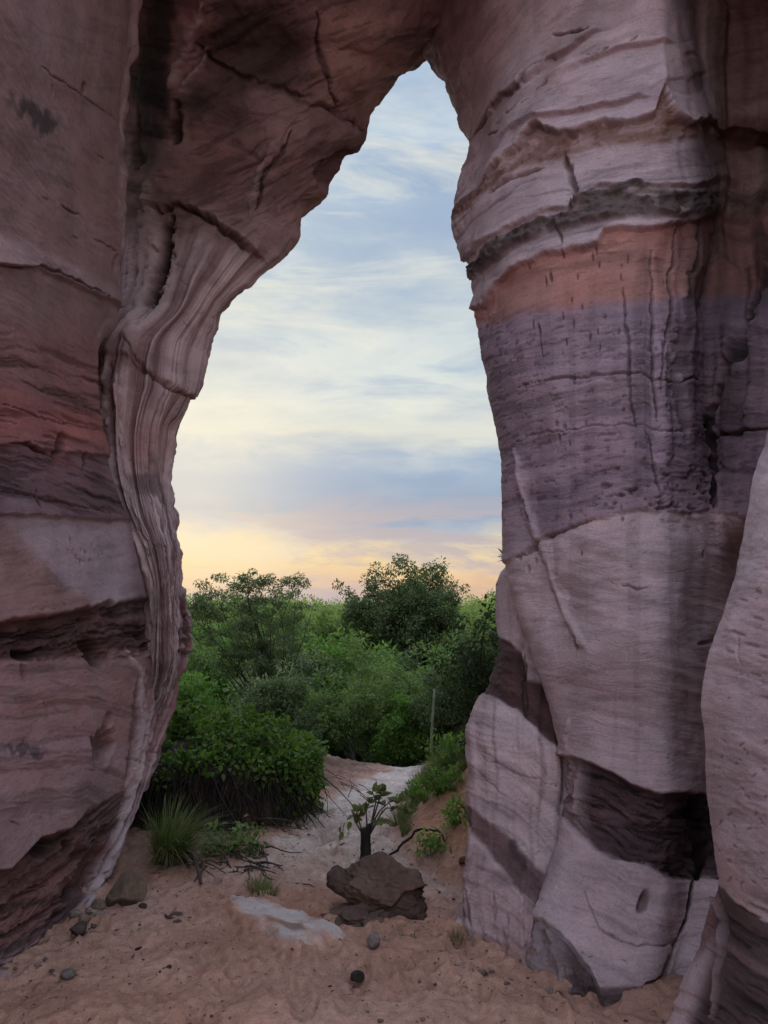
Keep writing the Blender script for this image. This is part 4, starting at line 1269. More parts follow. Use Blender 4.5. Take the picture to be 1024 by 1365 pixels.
# --- nearest column at the right edge -----------------------------------------
def column_rows():
    tab = [
        (-700, (1300, 4.0), (1340, 3.6), (1420, 3.3), (1600, 2.9), (2000, 2.0)),
        (-300, (1240, 3.6), (1290, 3.3), (1370, 3.0), (1560, 2.6), (2000, 1.9)),
        (0, (1170, 3.45), (1210, 3.2), (1300, 2.9), (1500, 2.5), (2000, 1.8)),
        (300, (1085, 3.3), (1120, 3.05), (1200, 2.75), (1400, 2.35), (1900, 1.7)),
        (480, (1040, 3.22), (1068, 2.98), (1130, 2.7), (1300, 2.3), (1800, 1.6)),
        (570, (1023, 3.18), (1046, 2.94), (1100, 2.65), (1250, 2.25), (1700, 1.6)),
        (650, (1000, 3.12), (1022, 2.90), (1070, 2.62), (1210, 2.2), (1700, 1.6)),
        (720, (985, 3.08), (1008, 2.88), (1055, 2.6), (1200, 2.2), (1700, 1.6)),
        (800, (965, 3.04), (990, 2.84), (1040, 2.58), (1190, 2.2), (1700, 1.6)),
        (880, (948, 3.02), (974, 2.82), (1025, 2.56), (1180, 2.2), (1700, 1.6)),
        (950, (943, 3.00), (970, 2.80), (1022, 2.55), (1180, 2.2), (1700, 1.6)),
        (1050, (947, 2.98), (974, 2.78), (1026, 2.54), (1180, 2.2), (1700, 1.6)),
        (1120, (955, 2.97), (980, 2.77), (1030, 2.52), (1180, 2.2), (1700, 1.6)),
        (1180, (964, 2.98), (988, 2.77), (1036, 2.50), (1180, 2.15), (1700, 1.6)),
        (1215, (950, 3.06), (985, 2.82), (1036, 2.50), (1180, 2.15), (1700, 1.6)),
        (1260, (934, 3.14), (965, 2.90), (1020, 2.52), (1180, 2.1), (1700, 1.6)),
        (1310, (908, 3.18), (945, 2.94), (1005, 2.52), (1180, 2.1), (1700, 1.6)),
        (1370, (885, 3.16), (925, 2.94), (990, 2.50), (1180, 2.1), (1700, 1.6)),
        (1440, (868, 3.08), (910, 2.9), (985, 2.45), (1180, 2.0), (1700, 1.5)),
        (1560, (860, 2.9), (900, 2.7), (985, 2.25), (1180, 1.8), (1700, 1.4)),
    ]
    rows = []
    for r in tab:
        py_, pts = r[0], r[1:]
        rim = PY(pts[0][0], py_, pts[0][1])
        b1 = PY(pts[0][0] + 8, py_, pts[0][1] + 0.15)
        b2 = PY(pts[0][0] + 70, py_, pts[0][1] + 0.5) + np.array([0.2, 0, 0])
        rows.append((py_, [b2 + np.array([1.2, .5, 0]), b2, b1, rim] + [PY(x, py_, Y) for x, Y in pts[1:]] + [np.array([3.5, 1.0, rim[2]])]))
    return rows


P, S, T = loft(column_rows(), [6, 10, 18, 40, 50, 50, 30, 10])
px, py = project(P)
f = Feat(P, px, py, (0.44, 0.36, 0.365), 0.7)
f.below([(850, 760), (1024, 790), (1200, 800)], (0.40, 0.31, 0.315), 20, 0.6)
f.below([(850, 1130), (960, 1180), (985, 1205), (1024, 1232), (1200, 1300)], (0.075, 0.048, 0.049), 3)
f.band([(850, 1240), (960, 1255), (1024, 1290), (1200, 1340)], [(850, 1262), (960, 1275), (1024, 1312), (1200, 1360)], (0.15, 0.10, 0.10), 5, 0.6)
f.beds([(850, 1130), (960, 1180), (985, 1205), (1024, 1232), (1200, 1300)], 0.5, 0.06, sstep(1180, 1215, f.wy), 41, 0.006)
f.beds([(850, 800), (1024, 830), (1200, 850)], 0.16, 0.06, 1 - sstep(1150, 1190, py), 42, 0.002)
lm = 1 - sstep(3.35, 4.1, S + 0.15 * f.w1)
f.c = lerp(f.c, np.float32([0.42, 0.335, 0.335]), (lm * sstep(1225, 1290, py))[..., None])
f.c = lerp(f.c, np.float32([0.20, 0.125, 0.12]), ((1 - sstep(3.0, 3.6, S)) * sstep(1180, 1210, py) * (1 - sstep(1250, 1300, py)))[..., None])
f.line([(952, 1195), (964, 1230), (958, 1290), (950, 1365)], 4, -0.02, (0.34, 0.25, 0.24), 0.5)
f.line([(962, 1190), (966, 1240), (960, 1300)], 4, 0.04, (0.05, 0.033, 0.033), 0.6)
for (x, y, l) in [(985, 845, 18), (1010, 825, 16), (1000, 860, 20), (975, 870, 12), (1015, 875, 14), (1005, 900, 18), (1020, 930, 16), (990, 800, 14), (1012, 790, 12)]:
    f.pit(x, y, l * 0.5, 2.4, 0.005, (0.22, 0.155, 0.15), 0.6, 16)
f.line([(985, 850), (983, 870), (986, 886)], 1.8, 0.015, (0.14, 0.09, 0.09), 0.6, crisp=True)
for k in range(60):
    x, y = rng.uniform(955, 1100), rng.uniform(960, 1190)
    f.pit(x, y, rng.uniform(2, 6), rng.uniform(1.2, 2.4), 0.004, (0.20, 0.13, 0.135), 0.5, rng.uniform(-60, 60))
d = f.d + 0.03 * fbm(P * 1.6, 4, 301) + strata_relief(P, (0.3, -0.15), 0.005, 45) + 0.002 * fbm(P * 18, 3, 307)
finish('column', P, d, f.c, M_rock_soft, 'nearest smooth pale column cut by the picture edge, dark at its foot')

# ------------------------------------------------------------------ stones
def icosphere(sub):
    t = (1 + 5 ** 0.5) / 2
    V = [(-1, t, 0), (1, t, 0), (-1, -t, 0), (1, -t, 0), (0, -1, t), (0, 1, t), (0, -1, -t), (0, 1, -t), (t, 0, -1), (t, 0, 1), (-t, 0, -1), (-t, 0, 1)]
    Fc = [(0, 11, 5), (0, 5, 1), (0, 1, 7), (0, 7, 10), (0, 10, 11), (1, 5, 9), (5, 11, 4), (11, 10, 2), (10, 7, 6), (7, 1, 8),
          (3, 9, 4), (3, 4, 2), (3, 2, 6), (3, 6, 8), (3, 8, 9), (4, 9, 5), (2, 4, 11), (6, 2, 10), (8, 6, 7), (9, 8, 1)]
    V = [np.array(v, float) / np.linalg.norm(v) for v in V]
    for _ in range(sub):
        cache, nf = {}, []
        def mid(a, b):
            k = (min(a, b), max(a, b))
            if k not in cache:
                m = V[a] + V[b]
                V.append(m / np.linalg.norm(m))
                cache[k] = len(V) - 1
            return cache[k]
        for a, b, c in Fc:
            ab, bc, ca = mid(a, b), mid(b, c), mid(c, a)
            nf += [(a, ab, ca), (b, bc, ab), (c, ca, bc), (ab, bc, ca)]
        Fc = nf
    return np.array(V), np.array(Fc)


ICO = {k: icosphere(k) for k in (2, 3, 4, 5)}


def stone_mesh(name, size, color, seed, sub=4, cuts=7, rough=0.12, mat=None, layered=0.0, hump=0.0):
    V, Fc = ICO[sub]
    r2 = np.random.default_rng(seed)
    W = V.copy()
    for k in range(cuts):                      # flatten with random planes: broken faces
        n = r2.normal(size=3)
        n /= np.linalg.norm(n)
        h = r2.uniform(0.55, 0.9)
        e = W @ n - h
        W = W - np.clip(e, 0, None)[:, None] * n * 0.93
    W = W * (1 + rough * fbm(V * 1.6 + seed, 4, seed)[:, None] + 0.22 * rough * ridge(V * 2.6 + seed, 3, seed + 5)[:, None] + 0.10 * rough * fbm(V * 9 + seed, 4, seed + 6)[:, None])
    if layered:
        h = W[:, 2] + 0.12 * W[:, 0] + 0.1 * fbm(V * 2 + seed, 2, seed)
        W[:, :2] *= (1 + layered * vnoise(xyz(0 * h + seed, V[:, 0] * 0.6, h * 7), seed + 3))[:, None]
    W[:, 2] += hump * np.exp(-((W[:, 0] + 0.35) ** 2 + W[:, 1] ** 2) / 0.25) * np.clip(W[:, 2], 0, 1)
    W = W * np.asarray(size)
    c = np.asarray(color) * (1 + 0.35 * fbm(V * 2.5 + seed, 4, seed + 9)[:, None])
    return mesh_np(name, W, Fc, mat or M_dark_rock, True, np.clip(c, 0.01, 0.8))


def stone(name, pxy, size, color, label, cat, seed, rz=0.0, sink=0.25, group=None, tilt=(0, 0), **kw):
    p = ground_at(*pxy)
    o = obj(name, stone_mesh(name, size, color, seed, **kw))
    o.location = (p[0], p[1], p[2] + size[2] * (1 - 2 * sink) * 0.9)
    o.rotation_euler = (tilt[0], tilt[1], rz)
    return tag(o, label, cat, group)


# dark boulder with ledgy slabs under it, in the middle of the path
pb = ground_at(505, 1214)
bx, by, bz = pb
k = by / 4.9                              # px -> m at the boulder
m_px = by / F * 1.02
o = obj('boulder', stone_mesh('boulder', (0.235, 0.20, 0.120), (0.105, 0.062, 0.051), 12, 5, 3, 0.36, hump=0.5))
o.location = (bx + 0.035, by + 0.06, bz + 0.115); o.rotation_euler = (0.05, 0.24, 0.2)
tag(o, 'dark brown boulder lying on broken slabs before the charred stump', 'boulder')
o = obj('rock', stone_mesh('rock', (0.095, 0.12, 0.085), (0.070, 0.044, 0.036), 14, 4, 8, 0.16))
o.location = (bx - 0.205, by + 0.08, bz + 0.13); o.rotation_euler = (0.1, -0.1, 0.8)
tag(o, 'blocky dark rock against the left end of the big boulder', 'rock')
o = obj('rock', stone_mesh('rock', (0.215, 0.18, 0.10), (0.062, 0.036, 0.030), 15, 5, 1, 0.36, layered=0.07))
o.location = (bx + 0.05, by + 0.00, bz + 0.035)
tag(o, 'shadowed ledge of dark rock carrying the big boulder', 'rock')
o = obj('rock', stone_mesh('rock', (0.20, 0.15, 0.10), (0.110, 0.066, 0.055), 16, 5, 1, 0.36, layered=0.18))
o.location = (bx - 0.13, by - 0.10, bz - 0.012); o.rotation_euler = (0.15, -0.10, 0.15)
tag(o, 'layered brown slab in front of the boulder, lowest of the heap', 'rock')
o = obj('rock', stone_mesh('rock', (0.10, 0.085, 0.06), (0.115, 0.072, 0.060), 17, 4, 3, 0.30, layered=0.2))
o.location = (bx - 0.03, by - 0.19, bz + 0.0); o.rotation_euler = (0.0, -0.15, 0.5)
tag(o, 'small lumpy slab at the front corner of the boulder heap', 'rock')

stone('boulder', (168, 1206), (0.125, 0.11, 0.125), (0.135, 0.090, 0.066), 'angular brown boulder at the foot of the left wall', 'boulder', 21, 0.4, 0.2, cuts=10, rough=0.06)
cob = [((100, 1222), 0.036, 'grey'), ((118, 1216), 0.026, 'grey'), ((112, 1230), 0.044, 'brown'), ((104, 1244), 0.054, 'dark'), ((131, 1212), 0.050, 'brown'), ((131, 1222), 0.026, 'grey')]
cl = ['round grey cobble, topmost by the wall in the small heap', 'little grey pebble above the brown cobble in the wall heap', 'brown cobble in the middle of the small heap by the wall',
      'largest dark cobble at the bottom of the heap by the wall', 'dark brown cobble next to the angular boulder', 'small pale pebble between the brown cobble and the boulder']
for i, (p, s, t) in enumerate(cob):
    stone('cobble', p, (s, s * 0.9, s * 0.72), {'grey': (0.19, 0.145, 0.125), 'brown': (0.17, 0.11, 0.088), 'dark': (0.07, 0.05, 0.045)}[t], cl[i], 'stone', 30 + i, i * 1.3, 0.2, 'cobbles heaped at the foot of the wall', sub=3, cuts=4, rough=0.08)
stone('stone', (90, 1302), (0.036, 0.030, 0.022), (0.12, 0.095, 0.09), 'smooth grey stone lying alone on the sand at lower left', 'stone', 41, 0.3, 0.25, sub=3, cuts=3, rough=0.06)
stone('stone', (498, 1261), (0.034, 0.030, 0.040), (0.17, 0.130, 0.120), 'upright grey stone in front of the boulder heap', 'stone', 42, 0.3, 0.2, sub=3, cuts=4, rough=0.07)
stone('stone', (475, 1308), (0.042, 0.032, 0.028), (0.028, 0.02, 0.019), 'black angular stone lying on the sand in the foreground', 'stone', 43, 0.5, 0.2, sub=3, cuts=9, rough=0.05)
stone('stone', (233, 1222), (0.050, 0.030, 0.014), (0.10, 0.058, 0.05), 'flat dark chip of stone right of the angular boulder', 'stone', 44, 0.2, 0.3, sub=3, cuts=6, rough=0.15)
stone('stone', (236, 1231), (0.024, 0.020, 0.015), (0.085, 0.052, 0.045), 'little dark stone just below the flat chip', 'stone', 45, 0.2, 0.3, sub=3)
stone('stone', (185, 1267), (0.022, 0.012, 0.010), (0.035, 0.022, 0.02), 'small dark chip on the open sand below the flat chip', 'stone', 46, 0.6, 0.2, sub=3)
stone('stone', (226, 1291), (0.014, 0.012, 0.010), (0.045, 0.026, 0.022), 'tiny round dark stone alone in the sand', 'stone', 47, 0.6, 0.2, sub=3)
stone('stone', (190, 1211), (0.026, 0.022, 0.020), (0.055, 0.035, 0.03), 'dark stone tucked under the right side of the angular boulder', 'stone', 48, 0.6, 0.2, sub=3)
stone('stone', (620, 1150), (0.05, 0.04, 0.03), (0.12, 0.07, 0.05), 'brown stone on the bank beside the buttress', 'stone', 49, 0.6, 0.3, sub=3)

r2 = np.random.default_rng(61)
for i in range(14):
    q = r2.random()
    x = 612 + 170 * q + r2.normal(0, 12)
    y = np.interp(x, [600, 650, 700, 760, 800], [1262, 1288, 1304, 1338, 1352]) + 26 * r2.random() ** 1.6 - 4
    sz = 0.007 + 0.018 * r2.random() ** 3
    stone('rock_fragment', (x, y), (sz * 1.2, sz, sz * 0.65), np.array([0.20, 0.125, 0.11]) * r2.uniform(0.45, 1.3), 'rough reddish rubble stone at the foot of the right pillar', 'rock fragment', 60 + i, r2.uniform(0, 6), 0.35, 'rubble at the foot of the right pillar', sub=3, cuts=7, rough=0.14)
for i in range(22):
    q = r2.random()
    x = 20 + 110 * q
    y = np.interp(x, [0, 60, 100, 140], [1312, 1272, 1240, 1195]) + 2 + 30 * r2.random() ** 1.5
    sz = 0.006 + 0.024 * r2.random() ** 2.5
    stone('rock_fragment', (x, y), (sz * 1.3, sz, sz * 0.6), np.array([0.16, 0.10, 0.09]) * r2.uniform(0.45, 1.3), 'small broken rubble stone along the foot of the left wall', 'rock fragment', 80 + i, r2.uniform(0, 6), 0.3, 'rubble at the foot of the left wall', sub=3, cuts=7, rough=0.14)

# pale slab showing through the sand
c0 = ground_at(385, 1236)
e0, e1 = ground_at(280, 1184), ground_at(480, 1264)
ux = (e1 - e0)[:2]
half = np.linalg.norm(ux) * 0.5
ux = ux / np.linalg.norm(ux)
uy = np.array([-ux[1], ux[0]])
nu, nv = 190, 90
U, Vv = np.meshgrid(np.linspace(-1.35, 1.35, nu), np.linspace(-1.35, 1.35, nv))
cx0 = (e0 + e1)[:2] * 0.5
bow = -0.10 * (1 - U * U)
X = cx0[0] + ux[0] * U * half + uy[0] * (Vv * 0.21 + bow)
Y = cx0[1] + ux[1] * U * half + uy[1] * (Vv * 0.21 + bow)
n = fbm(xyz(X * 4, Y * 4, 0 * X), 5, 411)
rr = np.sqrt((U * 0.95) ** 2 + (Vv * (1.05 - 0.35 * U)) ** 2) + 0.42 * n
Z = H0(X, Y) + 0.045 * fbm(xyz(X * 1.1, Y * 1.1, 0 * X), 3, 3) + 0.040 - 0.095 * sstep(0.40, 1.10, rr) + 0.014 * ridge(np.stack([(X * ux[0] + Y * ux[1]) * 3, (X * uy[0] + Y * uy[1]) * 13, 0 * X], -1), 4, 415) + 0.006 * fbm(xyz(X * 14, Y * 14, 0 * X), 3, 416)
st = fbm(np.stack([(X * ux[0] + Y * ux[1]) * 2.5, (X * uy[0] + Y * uy[1]) * 16, 0 * X], -1), 5, 419)
cc = lerp(np.float32([0.42, 0.345, 0.335]), np.float32([0.40, 0.215, 0.155]), sstep(0.15, 0.70, rr + 0.35 * st)[..., None])
cc = cc * (1 - 0.5 * sstep(0.1, 0.5, st) * sstep(-0.3, 0.5, U))[..., None]
Pm = np.stack([X, Y, Z], -1) - c0
o = obj('rock_slab', mesh_np('rock_slab', Pm.reshape(-1, 3), grid_faces(nv, nu), M_rock, True, cc.reshape(-1, 3)), None, c0)
tag(o, 'whitish flat slab of bedrock showing through the sand of the path', 'rock slab')


# ------------------------------------------------------------------ leaves and plants
def rand_dirs(r2, n):
    v = r2.normal(size=(n, 3))
    return v / np.linalg.norm(v, axis=1, keepdims=True)


def leaf_geo(C, Dn, Nn, L, W, fold=0.25, detail=False):
    """leaf blades: centre base C, direction Dn, face normal Nn, length L, width W"""
    n = len(C)
    L = np.broadcast_to(np.asarray(L, float), (n,))[:, None]
    W = np.broadcast_to(np.asarray(W, float), (n,))[:, None]
    side = np.cross(Dn, Nn)
    side /= np.maximum(np.linalg.norm(side, axis=1, keepdims=True), 1e-9)
    Nn = np.cross(side, Dn)
    if not detail:
        V = np.stack([C, C + Dn * L * 0.45 + side * W * 0.5 + Nn * W * fold, C + Dn * L, C + Dn * L * 0.45 - side * W * 0.5 + Nn * W * fold], 1)
        Fq = np.arange(n * 4).reshape(n, 4)
        return V.reshape(-1, 3), Fq, 4
    droop = -Nn * L * 0.10
    V = np.stack([C, C + Dn * L * 0.33, C + Dn * L * 0.68 + droop * 0.4, C + Dn * L + droop * 1.6,
                  C + Dn * L * 0.22 + side * W * 0.40 + Nn * W * fold * .8, C + Dn * L * 0.60 + side * W * 0.46 + Nn * W * fold + droop * 0.3,
                  C + Dn * L * 0.22 - side * W * 0.40 + Nn * W * fold * .8, C + Dn * L * 0.60 - side * W * 0.46 + Nn * W * fold + droop * 0.3], 1)
    b = (np.arange(n) * 8)[:, None]
    q = np.array([[0, 4, 5, 1], [1, 5, 3, 2], [0, 1, 7, 6], [1, 2, 3, 7]])
    Fq = (b[:, None, :] + q[None]).reshape(-1, 4)
    return V.reshape(-1, 3), Fq, 8


def leaf_cols(r2, n, k, clump, dead=0.0):
    c = np.zeros((n, 3))
    c[:, 0] = r2.random(n)
    c[:, 1] = np.clip(clump, 0, 1)
    c[:, 2] = (r2.random(n) < dead) * r2.random(n)
    return np.repeat(c, k, axis=0)


def clump_leaves(r2, centers, radii, per, L, W, up=0.5, flat=1.0, dead=0.02, detail=False, shell=0.45):
    """leaf blades filling leaf clumps round the given centres"""
    Cs, Ds, Ns, cl = [], [], [], []
    for c, rad in zip(centers, radii):
        n = max(3, int(per * r2.uniform(0.7, 1.3) * (0.3 if rad < 0.04 else 1)))
        d = rand_dirs(r2, n)
        rr = rad * (shell + (1 - shell) * r2.random(n) ** 0.6)
        p = c + d * rr[:, None] * np.array([1, 1, flat])
        dd = d * 0.8 + rand_dirs(r2, n) * 0.8 + np.array([0, 0, -0.15])
        nn = d * 0.5 + rand_dirs(r2, n) * 0.6 + np.array([0, 0, up])
        Cs.append(p)
        Ds.append(dd / np.linalg.norm(dd, axis=1, keepdims=True))
        Ns.append(nn / np.linalg.norm(nn, axis=1, keepdims=True))
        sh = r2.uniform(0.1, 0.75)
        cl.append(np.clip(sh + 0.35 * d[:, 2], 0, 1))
    C, D, Nn, cl = map(np.concatenate, (Cs, Ds, Ns, cl))
    n = len(C)
    V, Fq, k = leaf_geo(C, D, Nn, L * r2.uniform(0.65, 1.25, n), W * r2.uniform(0.7, 1.2, n), 0.2, detail)
    return V, Fq, leaf_cols(r2, n, k, cl, dead)


def bent(a, b, r2, n=7, amp=0.08):
    a, b = np.asarray(a, float), np.asarray(b, float)
    t = np.linspace(0, 1, n)[:, None]
    L = np.linalg.norm(b - a)
    o = np.zeros((n, 3))
    ph = r2.uniform(0, 6.28, 3)
    for k in range(3):
        o[:, k] = amp * L * (np.sin(t[:, 0] * 3.6 + ph[k]) - np.sin(ph[k]) * (1 - t[:, 0]) - np.sin(3.6 + ph[k]) * t[:, 0])
    return a + (b - a) * t + o


def make_tree(name, seed, height, crown_r, crown_h, trunk_r, n_limb, n_sub, clump_r, per, L, W, leaf_mat, bark_mat,
              base_frac=0.35, flat=0.8, umbrella=False, multi=1, dead=0.02):
    """returns (crown mesh, trunk mesh) standing on the origin"""
    r2 = np.random.default_rng(seed)
    wood = Tri()
    tips = []
    zc = height - crown_h * 0.5
    for mstem in range(multi):
        lean = r2.normal(0, 0.12, 2) * height * (0.5 if multi == 1 else 1.0)
        top = np.array([lean[0], lean[1], height * (0.72 if not umbrella else 0.45)])
        b0 = np.array([r2.normal(0, 0.04), r2.normal(0, 0.04), -0.15])
        tp = bent(b0, top, r2, 10, 0.05)
        wood.add(*tube(tp, np.linspace(trunk_r, trunk_r * 0.35, 10), 8, 0.12, seed))
        for i in range(n_limb):
            tt = r2.uniform(base_frac, 1.0) if not umbrella else r2.uniform(0.55, 1.0)
            p0 = tp[min(int(tt * 9), 9)]
            d = rand_dirs(r2, 1)[0]
            if umbrella:
                a = r2.uniform(0, 6.28)
                rad = crown_r * r2.uniform(0.25, 0.98)
                tgt = np.array([math.cos(a) * rad, math.sin(a) * rad, height - crown_h * (0.15 + 0.75 * (rad / crown_r) ** 2) * r2.uniform(0.8, 1.2)])
            else:
                rad = r2.uniform(0.55, 0.95)
                tgt = np.array([lean[0] * .8, lean[1] * .8, zc]) + d * np.array([crown_r, crown_r, crown_h * 0.5]) * rad
            lp = bent(p0, tgt, r2, 8, 0.07)
            r0 = trunk_r * 0.45 * (1 - 0.4 * tt)
            wood.add(*tube(lp, np.linspace(r0, r0 * 0.2, 8), 6, 0.1, i))
            tips.append(lp[-1])
            for j in range(n_sub):
                s0 = lp[r2.integers(3, 8)]
                e = rand_dirs(r2, 1)[0] * np.array([1, 1, 0.35 if umbrella else 0.8])
                s1 = s0 + e * crown_r * r2.uniform(0.22, 0.45) + np.array([0, 0, 0.1 * crown_r])
                sp = bent(s0, s1, r2, 5, 0.08)
                wood.add(*tube(sp, np.linspace(r0 * 0.35, r0 * 0.08, 5), 4))
                tips.append(sp[-1])
                if r2.random() < 0.6: tips.append(sp[3])
    tips = np.array(tips)
    V, Fq, C = clump_leaves(r2, tips, clump_r * r2.uniform(0.6, 1.25, len(tips)), per, L, W, 0.55, flat, dead)
    lv = Tri()
    lv.add(V, Fq, C)
    return lv.mesh(name + '_crown', leaf_mat, True), wood.mesh(name + '_trunk', bark_mat, True)


def place_tree(name, meshes, loc, label, cat, group=None, rz=0.0, s=1.0):
    e = empty(name, loc, label, cat, group, rz)
    e.scale = (s, s, s)
    obj('crown', meshes[0], e)
    obj('trunk', meshes[1], e)
    return e


def spot(px_, Y):
    """ground point straight below a photo column at distance Y"""
    X = (px_ - 512) / F * (Y * CP - 2.0 * SP) / 1.0
    return np.array([X, Y, float(Hh(np.array([X]), np.array([Y]))[0])])


def top_height(py_, Y):
    return CAMZ + Y * math.tan(math.atan((682.5 - py_) / F) + PITCH)


# flat-topped tree on the left
p = spot(331, 17.0)
hh = top_height(768, 17.0) - p[2]
t_umb = make_tree('umbrella_tree', 3, hh * 1.0, 1.50, 0.85, 0.06, 24, 8, 0.155, 60, 0.070, 0.024, M_leaf_dark, M_bark_dark, flat=0.45, umbrella=True)
place_tree('umbrella_tree', t_umb, p, 'flat topped feathery tree with dark forking trunk left of the sky gap', 'tree', rz=0.6)
# big round dark tree
p = spot(556, 26.0)
hh = top_height(748, 26.0) - p[2]
t_big = make_tree('round_tree', 5, hh * 0.96, 2.05, 3.3, 0.11, 52, 8, 0.24, 75, 0.10, 0.05, M_leaf_dark, M_bark_dark, base_frac=0.25, flat=0.85)
place_tree('round_tree', t_big, p + np.array([-0.35, 0, 0]), 'tallest dark rounded tree standing against the yellow sky', 'tree', rz=0.3)
p = spot(580, 25.0)
hh = top_height(775, 25.0) - p[2]
t_big2 = make_tree('round_tree', 6, hh * 0.97, 1.55, 3.0, 0.09, 34, 8, 0.23, 75, 0.10, 0.05, M_leaf_dark, M_bark_dark, base_frac=0.25, flat=0.85)
place_tree('round_tree', t_big2, p, 'dark rounded tree leaning on the right side of the tallest tree', 'tree', rz=1.3)

# prototypes for the bushland
protos = {
    'mid': [make_tree('bush_tree', 11 + i, 3.4, 1.15, 2.5, 0.05, 20, 6, 0.22, 42, 0.11, 0.045, M_leaf_mid, M_bark_grey, base_frac=0.2, multi=2) for i in range(3)],
    'far': [make_tree('bush_tree', 21 + i, 4.3, 1.5, 2.8, 0.06, 22, 6, 0.32, 44, 0.15, 0.07, M_leaf_far, M_bark_grey, base_frac=0.25, multi=1) for i in range(3)],
    'dark': [make_tree('shrub', 31 + i, 2.6, 1.1, 2.0, 0.045, 20, 6, 0.20, 42, 0.10, 0.042, M_leaf_dark, M_bark_dark, base_frac=0.15, multi=2) for i in range(2)],
    'bright': [make_tree('shrub', 41 + i, 2.3, 0.95, 1.8, 0.04, 18, 6, 0.20, 40, 0.12, 0.04, M_leaf_bright, M_bark_dark, base_frac=0.12, multi=2) for i in range(2)],
    'pale': [make_tree('shrub', 51 + i, 2.4, 1.0, 1.8, 0.04, 18, 6, 0.19, 36, 0.11, 0.036, M_leaf_pale, M_bark_grey, base_frac=0.15, multi=2) for i in range(2)],
}
used = {}


PH = {'mid': 3.4, 'far': 4.3, 'dark': 2.6, 'bright': 2.3, 'pale': 2.4}


def bush(kind, px_, Y, top, rz, label, cat='shrub', group=None, name='shrub', s=None):
    ms = protos[kind]
    k = used.get(kind, 0)
    used[kind] = k + 1
    p = spot(px_, Y)
    p[2] -= 0.1
    if s is None: s = max((top_height(top, Y) - p[2]) / PH[kind], 0.3)
    return place_tree(name, ms[k % len(ms)], p, label, cat, group, rz, s)


# individually recognisable shrubs, nearest first (third number: how high they reach in the photo)
bush('bright', 240, 12.5, 900, 0.2, 'bright green leafy shrub behind the vine mound beside the left wall')
bush('mid', 216, 14.5, 850, 1.2, 'leafy shrub half hidden by the left wall')
bush('bright', 290, 14.0, 945, 2.2, 'leafy bright shrub just above the vine mound under the flat topped tree')
bush('dark', 376, 13.6, 898, 3.2, 'dark blue green shrub behind the vine mound')
bush('mid', 432, 13.4, 920, 0.9, 'mid green shrub above the head of the path, left side')
bush('dark', 405, 12.9, 950, 4.2, 'low dark shrub to the right of the vine mound')
bush('mid', 476, 13.3, 905, 1.7, 'brownish green shrub straight above the seedling')
bush('mid', 512, 15.0, 885, 5.0, 'taller green shrub in the middle of the thicket')
bush('bright', 548, 13.6, 922, 2.9, 'bright narrow leaved shrub at the end of the path')
bush('bright', 522, 13.2, 945, 1.1, 'low bright green shrub left of the pale post')
bush('dark', 603, 12.8, 890, 0.5, 'dark shrub on the bank beside the right pillar')
bush('dark', 640, 12.2, 850, 2.5, 'tall dark shrub hugging the edge of the right pillar')
bush('bright', 618, 15.0, 868, 3.9, 'bright green shrub between the dark shrubs at right')
bush('bright', 437, 19.5, 845, 0.1, 'light green bush with bare pale stems before it')
bush('pale', 362, 15.5, 895, 0.9, 'greyish green shrub right of the flat topped tree trunk')
bush('pale', 395, 18.5, 856, 2.0, 'pale silvery shrub below the crown of the flat topped tree')
bush('mid', 472, 19.0, 858, 3.4, 'mid green bush left of the tallest tree trunk')
bush('mid', 560, 18.0, 890, 4.4, 'bush in front of the tallest tree trunk')
bush('mid', 630, 19.0, 842, 5.2, 'bush at the right, behind the dark shrubs of the bank')
bush('dark', 505, 21.0, 862, 0.4, 'dark bush close under the tallest tree')
bush('bright', 250, 20.0, 838, 0.4, 'light bush by the left wall under the feathery crown')
bush('mid', 290, 21.0, 842, 1.4, 'mid green bush behind the feathery crown at left')
# looser trees further back, all alike
r3 = np.random.default_rng(77)
for i in range(54):
    Y = 27 + 40 * (i / 54.0) ** 1.1
    u = r3.uniform(-0.40, 0.28)
    px_ = 512 + u * F
    kind = 'mid' if (i % 3 == 1 and i < 30) else 'far'
    if 450 < px_ < 640 and Y < 32: px_ = 440 - r3.uniform(0, 200)
    bush(kind, px_, Y, r3.uniform(797, 826), r3.uniform(0, 6.28), 'light green tree in the hazy woodland behind the thicket', 'tree', 'trees of the woodland behind the thicket', 'bush_tree')
# three thin bare grey saplings
for i, (px_, Y, hh, lab) in enumerate([(372, 16.0, 2.3, 'thin bare grey sapling right of the flat topped tree'), (398, 16.4, 2.5, 'thin bare forked sapling in front of the light green bush'), (545, 24.0, 2.9, 'grey bare trunk rising in front of the tallest tree')]):
    r2 = np.random.default_rng(90 + i)
    w = Tri()
    tp = bent((0, 0, -0.1), (r2.normal(0, .15), r2.normal(0, .1), hh), r2, 9, 0.04)
    w.add(*tube(tp, np.linspace(0.026, 0.008, 9) * (1.6 if i == 2 else 1), 6))
    for j in range(9):
        s0 = tp[r2.integers(3, 8)]
        e = rand_dirs(r2, 1)[0] * np.array([.5, .5, .2]) + np.array([0, 0, .55])
        w.add(*tube(bent(s0, s0 + e * r2.uniform(.4, .9), r2, 5, .07), np.linspace(.011, .004, 5), 4))
    o = obj('bare_sapling', w.mesh('bare_sapling', M_bark_grey), None, spot(px_, Y))
    tag(o, lab, 'sapling')
# pale straight stem at the right of the path
r2 = np.random.default_rng(99)
p0 = spot(577, 11.4)
w = Tri()
w.add(*tube(bent((0, 0, -0.2), (0.03, 0, 1.12), r2, 9, 0.02), np.linspace(0.024, 0.016, 9), 8, 0.2, 4))
o = obj('post', w.mesh('post', M_pale_wood), None, p0)
tag(o, 'pale straight weathered post standing in the shrubs right of the path', 'post')

